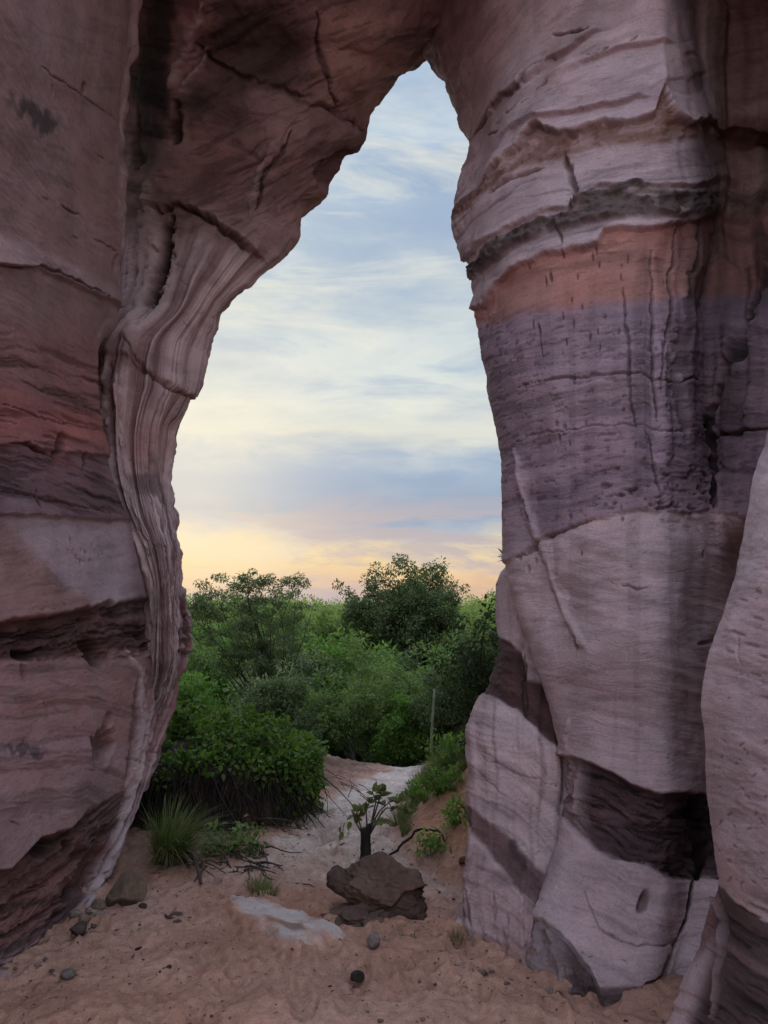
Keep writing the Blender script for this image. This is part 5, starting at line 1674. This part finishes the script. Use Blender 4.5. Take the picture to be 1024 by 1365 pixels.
# far woodland out to the horizon: one mass
r2 = np.random.default_rng(123)
n = 3800
Yf = 60 * (900 / 60) ** (r2.random(n) ** 1.25)
Xf = Yf * r2.uniform(-0.62, 0.50, n)
cen = np.stack([Xf, Yf, -3.1 + r2.uniform(1.6, 4.6, n) + 1.0 * (Yf / 60) ** 0.5 * r2.random(n) ** 3 + 0.8 * fbm(xyz(Xf * 0.02, Yf * 0.02, 0 * Xf), 3, 9)], -1)
V, Fq, C = clump_leaves(r2, cen, np.clip(0.9 + Yf * 0.006, 0.9, 4), 34, 0.40, 0.22, 0.7, 0.8)
lv = Tri()
sc_ = 1
lv.add(V, Fq, C)
o = obj('forest', lv.mesh('forest', M_leaf_far), None)
tag(o, 'far flat woodland reading as one green mass along the horizon', 'forest', kind='stuff')

# ------------------------------------------------------------------ vine mound
r2 = np.random.default_rng(200)
mc = np.array([-1.95, 8.1, 0.0])
mz = float(Hh(np.array([-1.95]), np.array([8.1]))[0])
root = empty('vine_shrub', (mc[0], mc[1], mz - 0.4), 'rounded mound of bright green vines over dark hanging roots', 'shrub')
off = np.array([mc[0], mc[1], mz - 0.4])
cen, rad, drop = [], [], []
for i in range(520):
    a = r2.uniform(0, 6.28)
    q = r2.random() ** 0.5
    if q > 0.80 and math.sin(a) < 0.1 and math.cos(a) < 0.75 and r2.random() < 0.7: continue
    X = mc[0] + math.cos(a) * 1.15 * q
    Y = mc[1] + math.sin(a) * 1.14 * q
    dome = 0.30 * (1 - q ** 2) - 0.02
    z = mz + dome + r2.normal(0, 0.045) + 0.15 * float(vnoise(np.array([[X * 2.3, Y * 2.3, 0.5]]), 77)[0])
    if float(vnoise(np.array([[X * 3.1, Y * 3.1, 4.5]]), 78)[0]) < -0.28: continue
    if q > 0.86 and math.sin(a) < 0.2 and math.cos(a) < 0.45: z += 0.05
    cen.append((X, Y, z)); rad.append(r2.uniform(0.09, 0.17))
for i in range(34):                        # loose shoots standing out of the mass
    a = r2.uniform(0, 6.28); q = r2.uniform(0.1, 0.95)
    X = mc[0] + math.cos(a) * 1.15 * q; Y = mc[1] + math.sin(a) * 1.14 * q
    ln = r2.uniform(0.12, 0.34); dx, dy = r2.normal(0, 0.5, 2)
    for k in range(6):
        t = k / 5
        cen.append((X + dx * ln * t, Y + dy * ln * t, mz + 0.28 * (1 - q * q) + ln * t - 0.25 * ln * t * t)); rad.append(0.035)
for i in range(150):                       # leaf curtain on the right side
    a = r2.uniform(-0.55, 0.75)
    q = r2.uniform(0.95, 1.10)
    X = mc[0] + math.cos(a) * 1.15 * q
    Y = mc[1] + math.sin(a) * 1.14 * q
    z = mz + 0.06 - r2.random() ** 1.5 * 0.55
    cen.append((X, Y, z)); rad.append(r2.uniform(0.07, 0.14))
V, Fq, C = clump_leaves(r2, np.array(cen), np.array(rad), 24, 0.060, 0.045, 0.8, 0.75, 0.05, True)
lv = Tri(); lv.add(V - off, Fq, C)
obj('foliage', lv.mesh('vine_foliage', M_leaf_vine), root)
w = Tri()
for i in range(560):
    a = r2.uniform(-3.3, -0.15)
    q = r2.uniform(0.80, 1.03)
    X = mc[0] + math.cos(a) * 1.13 * q
    Y = mc[1] + math.sin(a) * 1.13 * q
    z0 = mz + r2.uniform(-0.12, 0.08)
    ln = r2.uniform(0.45, 1.15)
    X1 = X + math.cos(a) * r2.uniform(0.0, 0.34) + r2.normal(0, 0.16)
    Y1 = Y + math.sin(a) * r2.uniform(0.0, 0.34) + r2.normal(0, 0.10)
    z1 = max(z0 - ln, float(H0(np.array([X1]), np.array([Y1]))[0]) - 0.02)
    w.add(np.asarray(tube(bent((X, Y, z0), (X1, Y1, z1), r2, 7, 0.12), np.linspace(0.007, 0.003, 7) * r2.uniform(0.5, 1.3), 4)[0]) - off, tube(bent((X, Y, z0), (X1, Y1, z1), r2, 7, 0.1), 0.005, 4)[1])
obj('hanging_roots', w.mesh('hanging_roots', M_root), root)
# dark packed earth core under the vines
V, Fc = ICO[4]
W = V * np.array([1.09, 1.07, 0.66]) * (1 + 0.12 * fbm(V * 2.2, 4, 205)[:, None] + 0.06 * ridge(V * 6, 3, 207)[:, None])
W[:, 2] += -0.06
me = mesh_np('root_mass', W, Fc, M_dark_rock, True, np.ones((len(W), 3)) * np.array([0.030, 0.021, 0.018]))
obj('root_mass', me, root)

# second eroded shelf with exposed roots right of the mound
for i, (px_, py_, s, lab) in enumerate([(428, 1046, 0.8, 'tangle of bare roots on the eroded bank left of the path')]):
    p = ground_at(px_, py_)
    w = Tri()
    for j in range(24):
        q = p + np.array([r2.uniform(-0.3, 0.5), r2.uniform(-0.35, 0.35), 0])
        e = q + np.array([r2.normal(0.12, 0.2), r2.normal(-0.1, 0.15), 0])
        q[2] = Hh(q[0:1], q[1:2])[0] + r2.uniform(0.02, 0.10)
        e[2] = Hh(e[0:1], e[1:2])[0] - 0.02
        vv, ff = tube(bent(q, e, r2, 6, 0.1), np.linspace(0.005, 0.002, 6), 4)
        w.add(vv - p, ff)
    tag(obj('exposed_roots', w.mesh('exposed_roots', M_twig), None, p), lab, 'roots')
for i, (px_, py_, lab) in enumerate([(350, 1100, 'fallen root mat at the right foot of the vine mound'), (300, 1150, 'dark root litter below the tussock and the mound')]):
    p = ground_at(px_, py_)
    w = Tri()
    for j in range(56):
        q = p + np.array([r2.uniform(-0.35, 0.3), r2.uniform(-0.3, 0.4), 0])
        e = q + np.array([r2.normal(0.1, 0.16), r2.normal(-0.12, 0.12), 0])
        q[2] = Hh(q[0:1], q[1:2])[0] + r2.uniform(0.0, 0.09)
        e[2] = Hh(e[0:1], e[1:2])[0] + r2.uniform(-0.01, 0.03)
        vv, ff = tube(bent(q, e, r2, 6, 0.1), np.linspace(0.007, 0.003, 6), 4)
        w.add(vv - p, ff)
    tag(obj('exposed_roots', w.mesh('exposed_roots', M_twig), None, p), lab, 'roots')


# ------------------------------------------------------------------ grasses
def grass_mesh(name, seed, n, length, spread, radius, lean=(0, 0), mat=None, dead=0.25, width=0.006):
    r2 = np.random.default_rng(seed)
    a = r2.uniform(0, 6.28, n)
    r0 = radius * np.sqrt(r2.random(n))
    base = np.stack([np.cos(a) * r0, np.sin(a) * r0, np.full(n, -0.03)], -1)
    out = np.stack([np.cos(a), np.sin(a), 0 * a], -1) * (spread * r2.random(n) ** 0.7)[:, None] + np.array([lean[0], lean[1], 0]) * r2.uniform(0.4, 1.2, n)[:, None]
    L = length * r2.uniform(0.5, 1.1, n)
    K = 7
    t = np.linspace(0, 1, K)
    # arching blade: rises then bends outward
    om = np.linalg.norm(out, axis=1)
    rise = (t[None, :] * (1 - 0.55 * np.clip(om, 0, 1.6)[:, None] * t[None, :] ** 1.5))
    pts = base[:, None, :] + out[:, None, :] * (L[:, None] * t[None, :] ** 1.7)[..., None] + np.array([0, 0, 1.0]) * (L[:, None] * rise)[..., None]
    side = np.stack([-np.sin(a), np.cos(a), 0 * a], -1)
    th = r2.uniform(-0.8, 0.8, n)
    side = side * np.cos(th)[:, None] + np.stack([np.cos(a), np.sin(a), 0 * a], -1) * np.sin(th)[:, None]
    wv = width * r2.uniform(0.6, 1.3, n)[:, None] * (1 - t[None, :] ** 1.6) + 0.0006
    Lf = pts - side[:, None, :] * wv[..., None]
    Rt = pts + side[:, None, :] * wv[..., None]
    V = np.stack([Lf, Rt], 2).reshape(n, K * 2, 3)
    q = np.array([[2 * i, 2 * i + 1, 2 * i + 3, 2 * i + 2] for i in range(K - 1)])
    Fq = (np.arange(n) * 2 * K)[:, None, None] + q[None]
    c = np.zeros((n, K * 2, 3))
    c[:, :, 0] = r2.random(n)[:, None]
    c[:, :, 1] = np.clip(np.repeat(t, 2)[None, :] * 0.9 + r2.normal(0, .15, n)[:, None], 0, 1)
    c[:, :, 2] = ((r2.random(n) < dead) * r2.random(n))[:, None] * (1 - 0.2 * np.repeat(t, 2)[None, :])
    return mesh_np(name, V.reshape(-1, 3), Fq.reshape(-1, 4), mat or M_grass, True, c.reshape(-1, 3))


p = ground_at(226, 1150)
o = empty('grass_tussock', p, 'shaggy green tussock of long grass leaning right beside the left wall', 'grass tussock')
obj('blades', grass_mesh('tussock_blades', 301, 480, 0.52, 0.62, 0.10, (0.36, -0.12), dead=0.3, width=0.0036), o)
obj('dry_skirt', grass_mesh('tussock_skirt', 302, 240, 0.42, 0.95, 0.11, (0.30, -0.5), M_drygrass, 0.3, 0.003), o)
for i, (px_, py_, s, lab) in enumerate([(352, 1192, 0.14, 'small yellowish grass tuft at the edge of the pale slab'), (345, 1183, 0.12, 'smallest dry grass tuft behind the yellowish one')]):
    p = ground_at(px_, py_)
    tag(obj('grass_tuft', grass_mesh('grass_tuft', 310 + i, 120, s, 0.8, 0.07, (0, 0), M_drygrass if i else M_grass, 0.5, 0.003), None, p), lab, 'grass')
# weeds by the tussock
p = ground_at(305, 1140)
cen = p + np.array([[r2.uniform(-.2, .25), r2.uniform(-.2, .2), r2.uniform(0.03, 0.22)] for _ in range(34)])
V, Fq, C = clump_leaves(r2, cen, np.full(34, 0.06), 10, 0.055, 0.032, 0.8, 0.8, 0.02, True)
lv = Tri(); lv.add(V - p, Fq, C)
for u in cen:
    vv, ff = tube(bent((0, 0, -0.02), u - p, r2, 5, 0.06), 0.002, 4); lv.add(vv, ff, (0.3, 0.3, 0.0))
tag(obj('weed', lv.mesh('weed', M_leaf_mid), None, p), 'low leafy weed between the grass tussock and the vine mound', 'weed')

# grass cover of the right bank
gm = [grass_mesh('bank_tuft', 320 + i, 90, 0.22, 0.8, 0.06, (r2.normal(0, .1), -0.1), [M_grass, M_grass, M_drygrass][i], 0.3, 0.0035) for i in range(3)]
V_all = []
nb = 0
tuft_pts = []
for i in range(900):
    Y = r2.uniform(6.2, 12.5)
    X = path_right(Y) + 0.06 + r2.random() ** 0.8 * 1.3
    dens = 0.5 + 0.8 * float(fbm(xyz(np.array([X * 1.8]), np.array([Y * 1.8]), np.array([0.0])), 3, 77)[0])
    if Y < 7.2: dens -= 0.25
    if r2.random() < dens: tuft_pts.append((X, Y))
mb = {0: Tri(), 2: Tri()}
for X, Y in tuft_pts:
    i = r2.integers(0, 3)
    src = gm[i]
    co = np.zeros(len(src.vertices) * 3, np.float32); src.vertices.foreach_get('co', co); co = co.reshape(-1, 3)
    nv_ = len(co)
    lp = np.zeros(len(src.loops), np.int32); src.loops.foreach_get('vertex_index', lp)
    cl_ = np.zeros(nv_ * 4, np.float32); src.color_attributes['Col'].data.foreach_get('color', cl_)
    a = r2.uniform(0, 6.28); s = r2.uniform(0.45, 1.15)
    rot = np.array([[math.cos(a), -math.sin(a), 0], [math.sin(a), math.cos(a), 0], [0, 0, 1]])
    z = float(Hh(np.array([X]), np.array([Y]))[0])
    mb[2 if i == 2 else 0].add(co @ rot.T * s + np.array([X, Y, z]), lp.reshape(-1, 4), cl_.reshape(-1, 4)[:, :3])
tag(obj('grass', mb[0].mesh('grass', M_grass)), 'green grass growing over the sandy bank right of the path', 'grass', kind='stuff')
tag(obj('grass', mb[2].mesh('grass', M_drygrass)), 'straw coloured dry grass mixed into the right bank', 'grass', kind='stuff')
# leafy weeds on that bank
for i, (px_, py_, h_, k_, lab) in enumerate([(585, 1060, 0.22, 40, 'leafy green weed on the upper part of the right bank'), (573, 1140, 0.14, 16, 'small upright weed beside the dark bent branch'),
                                            (600, 1025, 0.32, 50, 'bushy weed at the top of the right bank'), (608, 1100, 0.16, 18, 'weed on the orange soil next to the buttress'), (556, 1070, 0.16, 22, 'low weed at the path side of the bank')]):
    p = ground_at(px_, py_)
    cen = p + np.stack([r2.normal(0, h_ * .4, k_), r2.normal(0, h_ * .4, k_), r2.uniform(0.02, h_, k_)], -1)
    V, Fq, C = clump_leaves(r2, cen, np.full(k_, 0.05), 9, 0.06, 0.022, 0.6, 0.9, 0.04, True)
    lv = Tri(); lv.add(V - p, Fq, C)
    for u in cen:
        vv, ff = tube(bent((0, 0, -0.02), u - p, r2, 5, 0.06), 0.002, 4); lv.add(vv, ff, (0.3, 0.3, 0.0))
    tag(obj('weed', lv.mesh('weed', M_leaf_bright), None, p), lab, 'weed')
# thin grasses near the pillar foot
for i, (px_, py_, lab) in enumerate([(545, 1245, 'sparse seedling grass on the sand right of the heap'), (606, 1248, 'sparse grass at the toe of the buttress')]):
    p = ground_at(px_, py_)
    tag(obj('grass_tuft', grass_mesh('grass_tuft', 340 + i, 60, 0.09, 0.9, 0.06, (0, 0), M_drygrass, 0.6, 0.002), None, p), lab, 'grass')

# ------------------------------------------------------------------ charred stump with new shoots
p = ground_at(488, 1172)
p[1] += 0.35
p = np.array([(488 - 512) / F * p[1] * 1.03, p[1], float(Hh(np.array([p[0]]), p[1:2])[0])])
ztop = top_height(1104, p[1]) - p[2]
root = empty('tree_stump', p, 'charred upright stump sprouting leafy shoots behind the boulder', 'tree stump')
w = Tri()
hs = np.linspace(-0.1, ztop, 14)
vv, ff = tube(np.stack([0.008 * np.sin(hs * 9), 0 * hs, hs], -1), np.interp(hs, [-0.1, 0.1, ztop], [0.050, 0.040, 0.036]), 14, 0.18, 8)
w.add(vv, ff)
w.add(*tube([(0.02, 0, ztop - 0.03), (0.03, 0, ztop + 0.012), (0.045, 0, ztop + 0.028)], [0.024, 0.022, 0.012], 8, 0.2, 3))
obj('trunk', w.mesh('stump_trunk', M_char), root)
w = Tri()
m1 = p[1] / F                                       # metres per photo pixel here
shoots = [((0.03, 0, ztop - 0.04), [(20, -40), (28, -52)]), ((0.03, 0, ztop - 0.05), [(14, -30), (10, -44)]), ((0.03, 0, ztop - 0.05), [(25, -22), (42, -24), (56, -15)]),
          ((-0.02, 0, ztop - 0.03), [(-8, -12), (-4, -26)]), ((-0.03, 0, ztop - 0.02), [(-10, -6), (-16, -22)]), ((0.03, 0, ztop - 0.03), [(18, -20), (34, -34), (44, -38)]),
          ((0.03, 0, ztop - 0.06), [(14, -10), (24, -4)]), ((0.02, 0, ztop - 0.02), [(2, -22), (6, -36)])]
L_c, L_d = [], []
for j, (a0, tgt) in enumerate(shoots):
    pts = [np.array(a0)] + [np.array([x * m1, r2.normal(0, 0.05), ztop - y * m1]) for x, y in tgt]
    pts = np.array(pts)
    tt = np.linspace(0, len(pts) - 1, 9)
    path = np.stack([np.interp(tt, np.arange(len(pts)), pts[:, k]) for k in range(3)], -1)
    w.add(*tube(path, np.linspace(0.007, 0.0025, 9), 6))
    for q in range(11):
        u = path[r2.integers(4, 9)]
        d = rand_dirs(r2, 1)[0] * np.array([1, 0.9, 0.6]) + np.array([0.1, 0, 0.45])
        L_c.append(u); L_d.append(d / np.linalg.norm(d))
obj('shoots', w.mesh('stump_shoots', M_twig), root)
for x, y in [(-28, 4), (-25, -6), (-19, 2), (-18, -8), (-30, -2)]:
    L_c.append(np.array([x * m1, r2.normal(0, .02), ztop - y * m1])); L_d.append(np.array([-0.3, 0.2, -0.9]))
w = len(L_c)
nn = rand_dirs(r2, w) * 0.7 + np.array([0, -0.3, 0.8])
V, Fq, k_ = leaf_geo(np.array(L_c), np.array(L_d), nn / np.linalg.norm(nn, axis=1, keepdims=True), r2.uniform(0.055, 0.095, w), r2.uniform(0.034, 0.05, w), 0.15, True)
lv = Tri(); lv.add(V, Fq, leaf_cols(r2, w, k_, r2.random(w), 0.15))
obj('leaves', lv.mesh('stump_leaves', M_leaf_seed), root)

# dark bent branch lying from the heap to the bank
a = ground_at(512, 1152); b = ground_at(596, 1122)
pts = np.array([a + [0, 0, 0.02], lerp(a, b, 0.3) + [0, 0, 0.10], lerp(a, b, 0.6) + [0, 0, 0.15], lerp(a, b, 0.85) + [0, 0, 0.10], b + [0, 0, 0.0]])
tt = np.linspace(0, 4, 21)
path = pchip(np.arange(5), pts, tt) + 0.006 * np.random.default_rng(3).normal(size=(21, 3))
w = Tri(); vv, ff = tube(path, np.linspace(0.011, 0.006, 21) * (1 + 0.18 * np.sin(np.arange(21) * 2.3)), 8, 0.25, 3); w.add(vv - a, ff)
tag(obj('branch', w.mesh('branch', M_char), None, a), 'black bent branch reaching from the boulder to the grassy bank', 'branch')
# bits of wood in the sand
for i, (x0, y0, x1, y1, rad, lab) in enumerate([(216, 1222, 238, 1226, 0.010, 'dark curved stick beside the flat chip of stone'), (405, 1240, 425, 1245, 0.008, 'thin stick lying across the pale slab'),
                                              (440, 1128, 462, 1124, 0.006, 'thin twig across the pale footpath'), (258, 1158, 268, 1182, 0.018, 'dead brown stem drooping below the tussock')]):
    a, b = ground_at(x0, y0), ground_at(x1, y1)
    if i == 3: a = a + np.array([0, 0, 0.10])
    w = Tri(); vv, ff = tube(bent(a + [0, 0, rad], b + [0, 0, rad], r2, 8, 0.08), np.linspace(rad, rad * 0.6, 8), 6, 0.2, i); w.add(vv - a, ff)
    tag(obj('stick', w.mesh('stick', M_twig), None, a), lab, 'stick')

# leafy sprig growing from the pillar's edge, and creeper at its side
p = PY(679, 744, 5.30)
nl = 9
d = rand_dirs(r2, nl) * np.array([.7, .5, .5]) + np.array([-0.8, 0, 0.15])
V, Fq, k_ = leaf_geo(np.tile(p, (nl, 1)) + r2.normal(0, .012, (nl, 3)), d / np.linalg.norm(d, axis=1, keepdims=True), np.tile([0.1, -0.4, .9], (nl, 1)), r2.uniform(.05, .09, nl), r2.uniform(.022, .034, nl), .15, True)
lv = Tri(); lv.add(V - p, Fq, leaf_cols(r2, nl, k_, r2.random(nl), 0))
vv, ff = tube([PY(705, 752, 5.30) - p, PY(690, 747, 5.28) - p, np.array([-0.01, 0, 0.0])], [0.006, 0.005, 0.003], 5); lv.add(vv, ff, (0.2, 0.1, 0.6))
tag(obj('sprig', lv.mesh('sprig', M_leaf_pale), None, p), 'tiny leafy sprig sprouting from the edge of the right pillar', 'plant')
p0 = spot(652, 7.6)
root = empty('climbing_shrub', p0, 'tall dark leafy shrub standing behind the edge of the buttress', 'shrub')
cen, rad = [], []
w = Tri()
ztop = top_height(806, 7.6) - p0[2]
for i in range(11):
    tgt = np.array([r2.normal(0.05, 0.16), r2.normal(0, .2), ztop * r2.uniform(0.6, 0.98)])
    path = bent((0, 0, -0.1), tgt, r2, 10, 0.05)
    w.add(*tube(path, np.linspace(.016, .004, 10), 6))
    for u in path[2:]:
        for q in range(3):
            cen.append(u + r2.normal(0, .12, 3)); rad.append(r2.uniform(.06, .13))
obj('trunk', w.mesh('climber_stems', M_bark_dark), root)
V, Fq, C = clump_leaves(r2, np.array(cen), np.array(rad), 24, 0.046, 0.028, .7, .9, .01, True)
lv = Tri(); lv.add(V, Fq, C)
obj('crown', lv.mesh('climber_leaves', M_leaf_climber), root)

# ------------------------------------------------------------------ litter: grit and dead leaves nobody could count
r2 = np.random.default_rng(400)
V2, F2 = icosphere(1)
g_ = Tri()
for i in range(2000):
    Y = 2.6 + 5.5 * r2.random() ** 1.4
    lo, hi = max(path_left(Y) - 0.3, -1.9), min(path_right(Y) + 0.25, 1.2)
    X = lo + (hi - lo) * r2.random()
    s = 0.0018 + 0.008 * r2.random() ** 7
    W = V2 * (1 + 0.25 * r2.normal(size=(len(V2), 1))) * np.array([s * r2.uniform(.8, 1.5), s, s * .7])
    z = float(Hh(np.array([X]), np.array([Y]))[0])
    g_.add(W + np.array([X, Y, z + s * .3]), F2, np.array([0.13, 0.075, 0.06]) * r2.uniform(0.35, 1.6))
tag(obj('gravel', g_.mesh('gravel', M_dark_rock)), 'scattered grit and tiny pebbles on the sand', 'gravel', kind='stuff')
n = 1500
Y = 2.6 + 5.8 * r2.random(n) ** 1.2
lo, hi = np.maximum(path_left(Y) - 0.5, -1.9), np.minimum(path_right(Y) + 0.5, 1.2)
X = lo + (hi - lo) * r2.random(n)
C = np.stack([X, Y, Hh(X, Y) + 0.006], -1)
D = rand_dirs(r2, n) * np.array([1, 1, .15]); D /= np.linalg.norm(D, axis=1, keepdims=True)
Nn = rand_dirs(r2, n) * .4 + np.array([0, 0, 1.0]); Nn /= np.linalg.norm(Nn, axis=1, keepdims=True)
V, Fq, k_ = leaf_geo(C, D, Nn, r2.uniform(.008, .034, n), r2.uniform(.003, .011, n), .3, True)
lv = Tri(); lv.add(V, Fq, leaf_cols(r2, n, k_, r2.random(n), .3))
tag(obj('leaf_litter', lv.mesh('leaf_litter', M_litter)), 'dry leaf fragments strewn over the sand', 'leaf litter', kind='stuff')

# ------------------------------------------------------------------ sky
SUN_AZ, SUN_EL = R(-15), R(9)
world = bpy.data.worlds.new('World')
scene.world = world
world.use_nodes = True
nt = world.node_tree
nt.nodes.clear()
lk = nt.links
out = N(nt, 'ShaderNodeOutputWorld')
bg = N(nt, 'ShaderNodeBackground')
bg.inputs['Strength'].default_value = 0.1
lk.new(bg.outputs[0], out.inputs[0])
sky = N(nt, 'ShaderNodeTexSky', sky_type='NISHITA')
sky.sun_disc = False
sky.sun_elevation = SUN_EL
sky.sun_rotation = SUN_AZ
sky.air_density = 1.2
sky.dust_density = 2.0
dirv = N(nt, 'ShaderNodeTexCoord').outputs['Generated']
sep = N(nt, 'ShaderNodeSeparateXYZ')
lk.new(dirv, sep.inputs[0])
n1 = noise_tex(nt, mapping(nt, dirv, (2.2, 2.2, 9.0), (0.03, 0.05, 0)), 1.6, 6, 0.58, 0.4)
n2 = noise_tex(nt, mapping(nt, dirv, (2.4, 2.4, 8.0), (-0.04, 0.03, 0.4)), 2.2, 6, 0.52, 0.2)
n3 = noise_tex(nt, mapping(nt, dirv, (1.5, 1.5, 3.6), (0.1, 0.2, 0.2)), 2.0, 6, 0.5, 0.2)
el = math_node(nt, 'ADD', sep.outputs[2], math_node(nt, 'MULTIPLY', math_node(nt, 'SUBTRACT', n1, 0.5), 0.13))
el = math_node(nt, 'ADD', el, math_node(nt, 'MULTIPLY', math_node(nt, 'SUBTRACT', n2, 0.5), 0.05))
ramp = N(nt, 'ShaderNodeValToRGB')


def s2l(c):
    c = np.array(c) / 255.0
    return tuple(np.where(c <= 0.04045, c / 12.92, ((c + 0.055) / 1.055) ** 2.4))


stops = [(0.0, (200, 172, 160)), (0.02, (232, 194, 154)), (0.05, (246, 214, 152)), (0.083, (238, 216, 172)), (0.102, (190, 190, 194)), (0.122, (146, 167, 194)),
         (0.172, (154, 176, 203)), (0.195, (176, 191, 207)), (0.214, (226, 226, 212)), (0.25, (232, 234, 222)), (0.31, (216, 225, 224)), (0.38, (196, 208, 216)), (0.46, (182, 198, 214)),
         (0.54, (184, 204, 224)), (0.62, (172, 198, 226)), (1.0, (150, 176, 210))]
cr = ramp.color_ramp
while len(cr.elements) < len(stops): cr.elements.new(0.5)
for e, (p_, c_) in zip(cr.elements, stops):
    e.position = p_
    e.color = (*s2l(c_), 1)
lk.new(el, ramp.inputs[0])
c = ramp.outputs[0]
# blue-grey wisps over the upper cloud deck
wisp = math_node(nt, 'MULTIPLY', maprange(nt, n3, 0.44, 0.62, 0.0, 0.85), maprange(nt, sep.outputs[2], 0.22, 0.34, 0.25, 1.0))
c = mixcol(nt, wisp, c, s2l((160, 180, 206)))
n5 = noise_tex(nt, mapping(nt, dirv, (1.9, 1.9, 6.0), (0.2, 0.1, 0.7)), 2.2, 7, 0.52, 0.15)
hi = maprange(nt, sep.outputs[2], 0.2, 0.3, 0.2, 1.0)
c = mixcol(nt, math_node(nt, 'MULTIPLY', maprange(nt, n5, 0.48, 0.68, 0.0, 0.7), hi), c, s2l((156, 178, 206)))
c = mixcol(nt, math_node(nt, 'MULTIPLY', maprange(nt, n5, 0.46, 0.30, 0.0, 0.75), hi), c, s2l((228, 233, 230)))
lite = math_node(nt, 'MULTIPLY', maprange(nt, n2, 0.52, 0.75, 0.0, 0.7), maprange(nt, sep.outputs[2], 0.1, 0.25, 0.4, 1.0))
c = mixcol(nt, lite, c, s2l((226, 230, 226)))
n4 = noise_tex(nt, mapping(nt, dirv, (1.7, 1.7, 8.5), (0.01, -0.02, 0.3)), 2.2, 7, 0.62, 0.5)
lowm = maprange(nt, sep.outputs[2], 0.16, 0.11, 0.0, 1.0)
c = mixcol(nt, math_node(nt, 'MULTIPLY', maprange(nt, n4, 0.49, 0.60, 0.0, 0.85), lowm), c, s2l((184, 176, 184)))
midm = maprange(nt, sep.outputs[2], 0.16, 0.26, 0.0, 1.0)
c = mixcol(nt, math_node(nt, 'MULTIPLY', maprange(nt, n4, 0.51, 0.68, 0.0, 0.6), midm), c, s2l((160, 182, 210)))
c = mixcol(nt, math_node(nt, 'MULTIPLY', maprange(nt, n4, 0.47, 0.32, 0.0, 0.65), midm), c, s2l((238, 237, 222)))
# glow round the hidden sun, low on the left
sd = Vector((math.sin(SUN_AZ) * math.cos(R(11)), math.cos(SUN_AZ) * math.cos(R(11)), math.sin(R(11))))
dt = N(nt, 'ShaderNodeVectorMath', operation='DOT_PRODUCT')
lk.new(dirv, dt.inputs[0])
dt.inputs[1].default_value = sd
glow = math_node(nt, 'POWER', math_node(nt, 'MAXIMUM', dt.outputs['Value'], 0.0), 90.0)
c = mixcol(nt, math_node(nt, 'MULTIPLY', glow, 0.42), c, (1.0, 0.93, 0.72))
# unseen sky behind the viewer and overhead gets added gain as fill light
back = maprange(nt, sep.outputs[1], 0.25, -0.75, 1.0, 2.3)
upb = maprange(nt, sep.outputs[2], 0.62, 0.9, 0.0, 1.9)
gain = math_node(nt, 'MULTIPLY', math_node(nt, 'ADD', back, upb), 10.0)     # background strength is 0.1
vs = N(nt, 'ShaderNodeVectorMath', operation='SCALE')
lk.new(c, vs.inputs[0])
lk.new(gain, vs.inputs[3])
mx = mixcol(nt, 0.97, sky.outputs[0], vs.outputs[0])
lk.new(mx, bg.inputs['Color'])

sl = bpy.data.lights.new('sun', 'SUN')
sl.energy = 0.5
sl.angle = R(25)
sl.color = (1.0, 0.93, 0.84)
so = bpy.data.objects.new('sun', sl)
COL.objects.link(so)
so.rotation_euler = (Vector((math.sin(SUN_AZ) * math.cos(SUN_EL), math.cos(SUN_AZ) * math.cos(SUN_EL), math.sin(SUN_EL)))).to_track_quat('Z', 'Y').to_euler()
so.location = (-5, 20, 12)

# ------------------------------------------------------------------ render settings
scene.render.engine = 'CYCLES'
scene.view_settings.view_transform = 'Standard'
scene.view_settings.look = 'None'
scene.view_settings.exposure = 0
scene.view_settings.gamma = 1
scene.cycles.use_denoising = True
scene.cycles.denoising_input_passes = 'RGB_ALBEDO_NORMAL'
scene.cycles.denoising_prefilter = 'ACCURATE'
scene.cycles.max_bounces = 8
scene.cycles.diffuse_bounces = 5
scene.cycles.transmission_bounces = 4
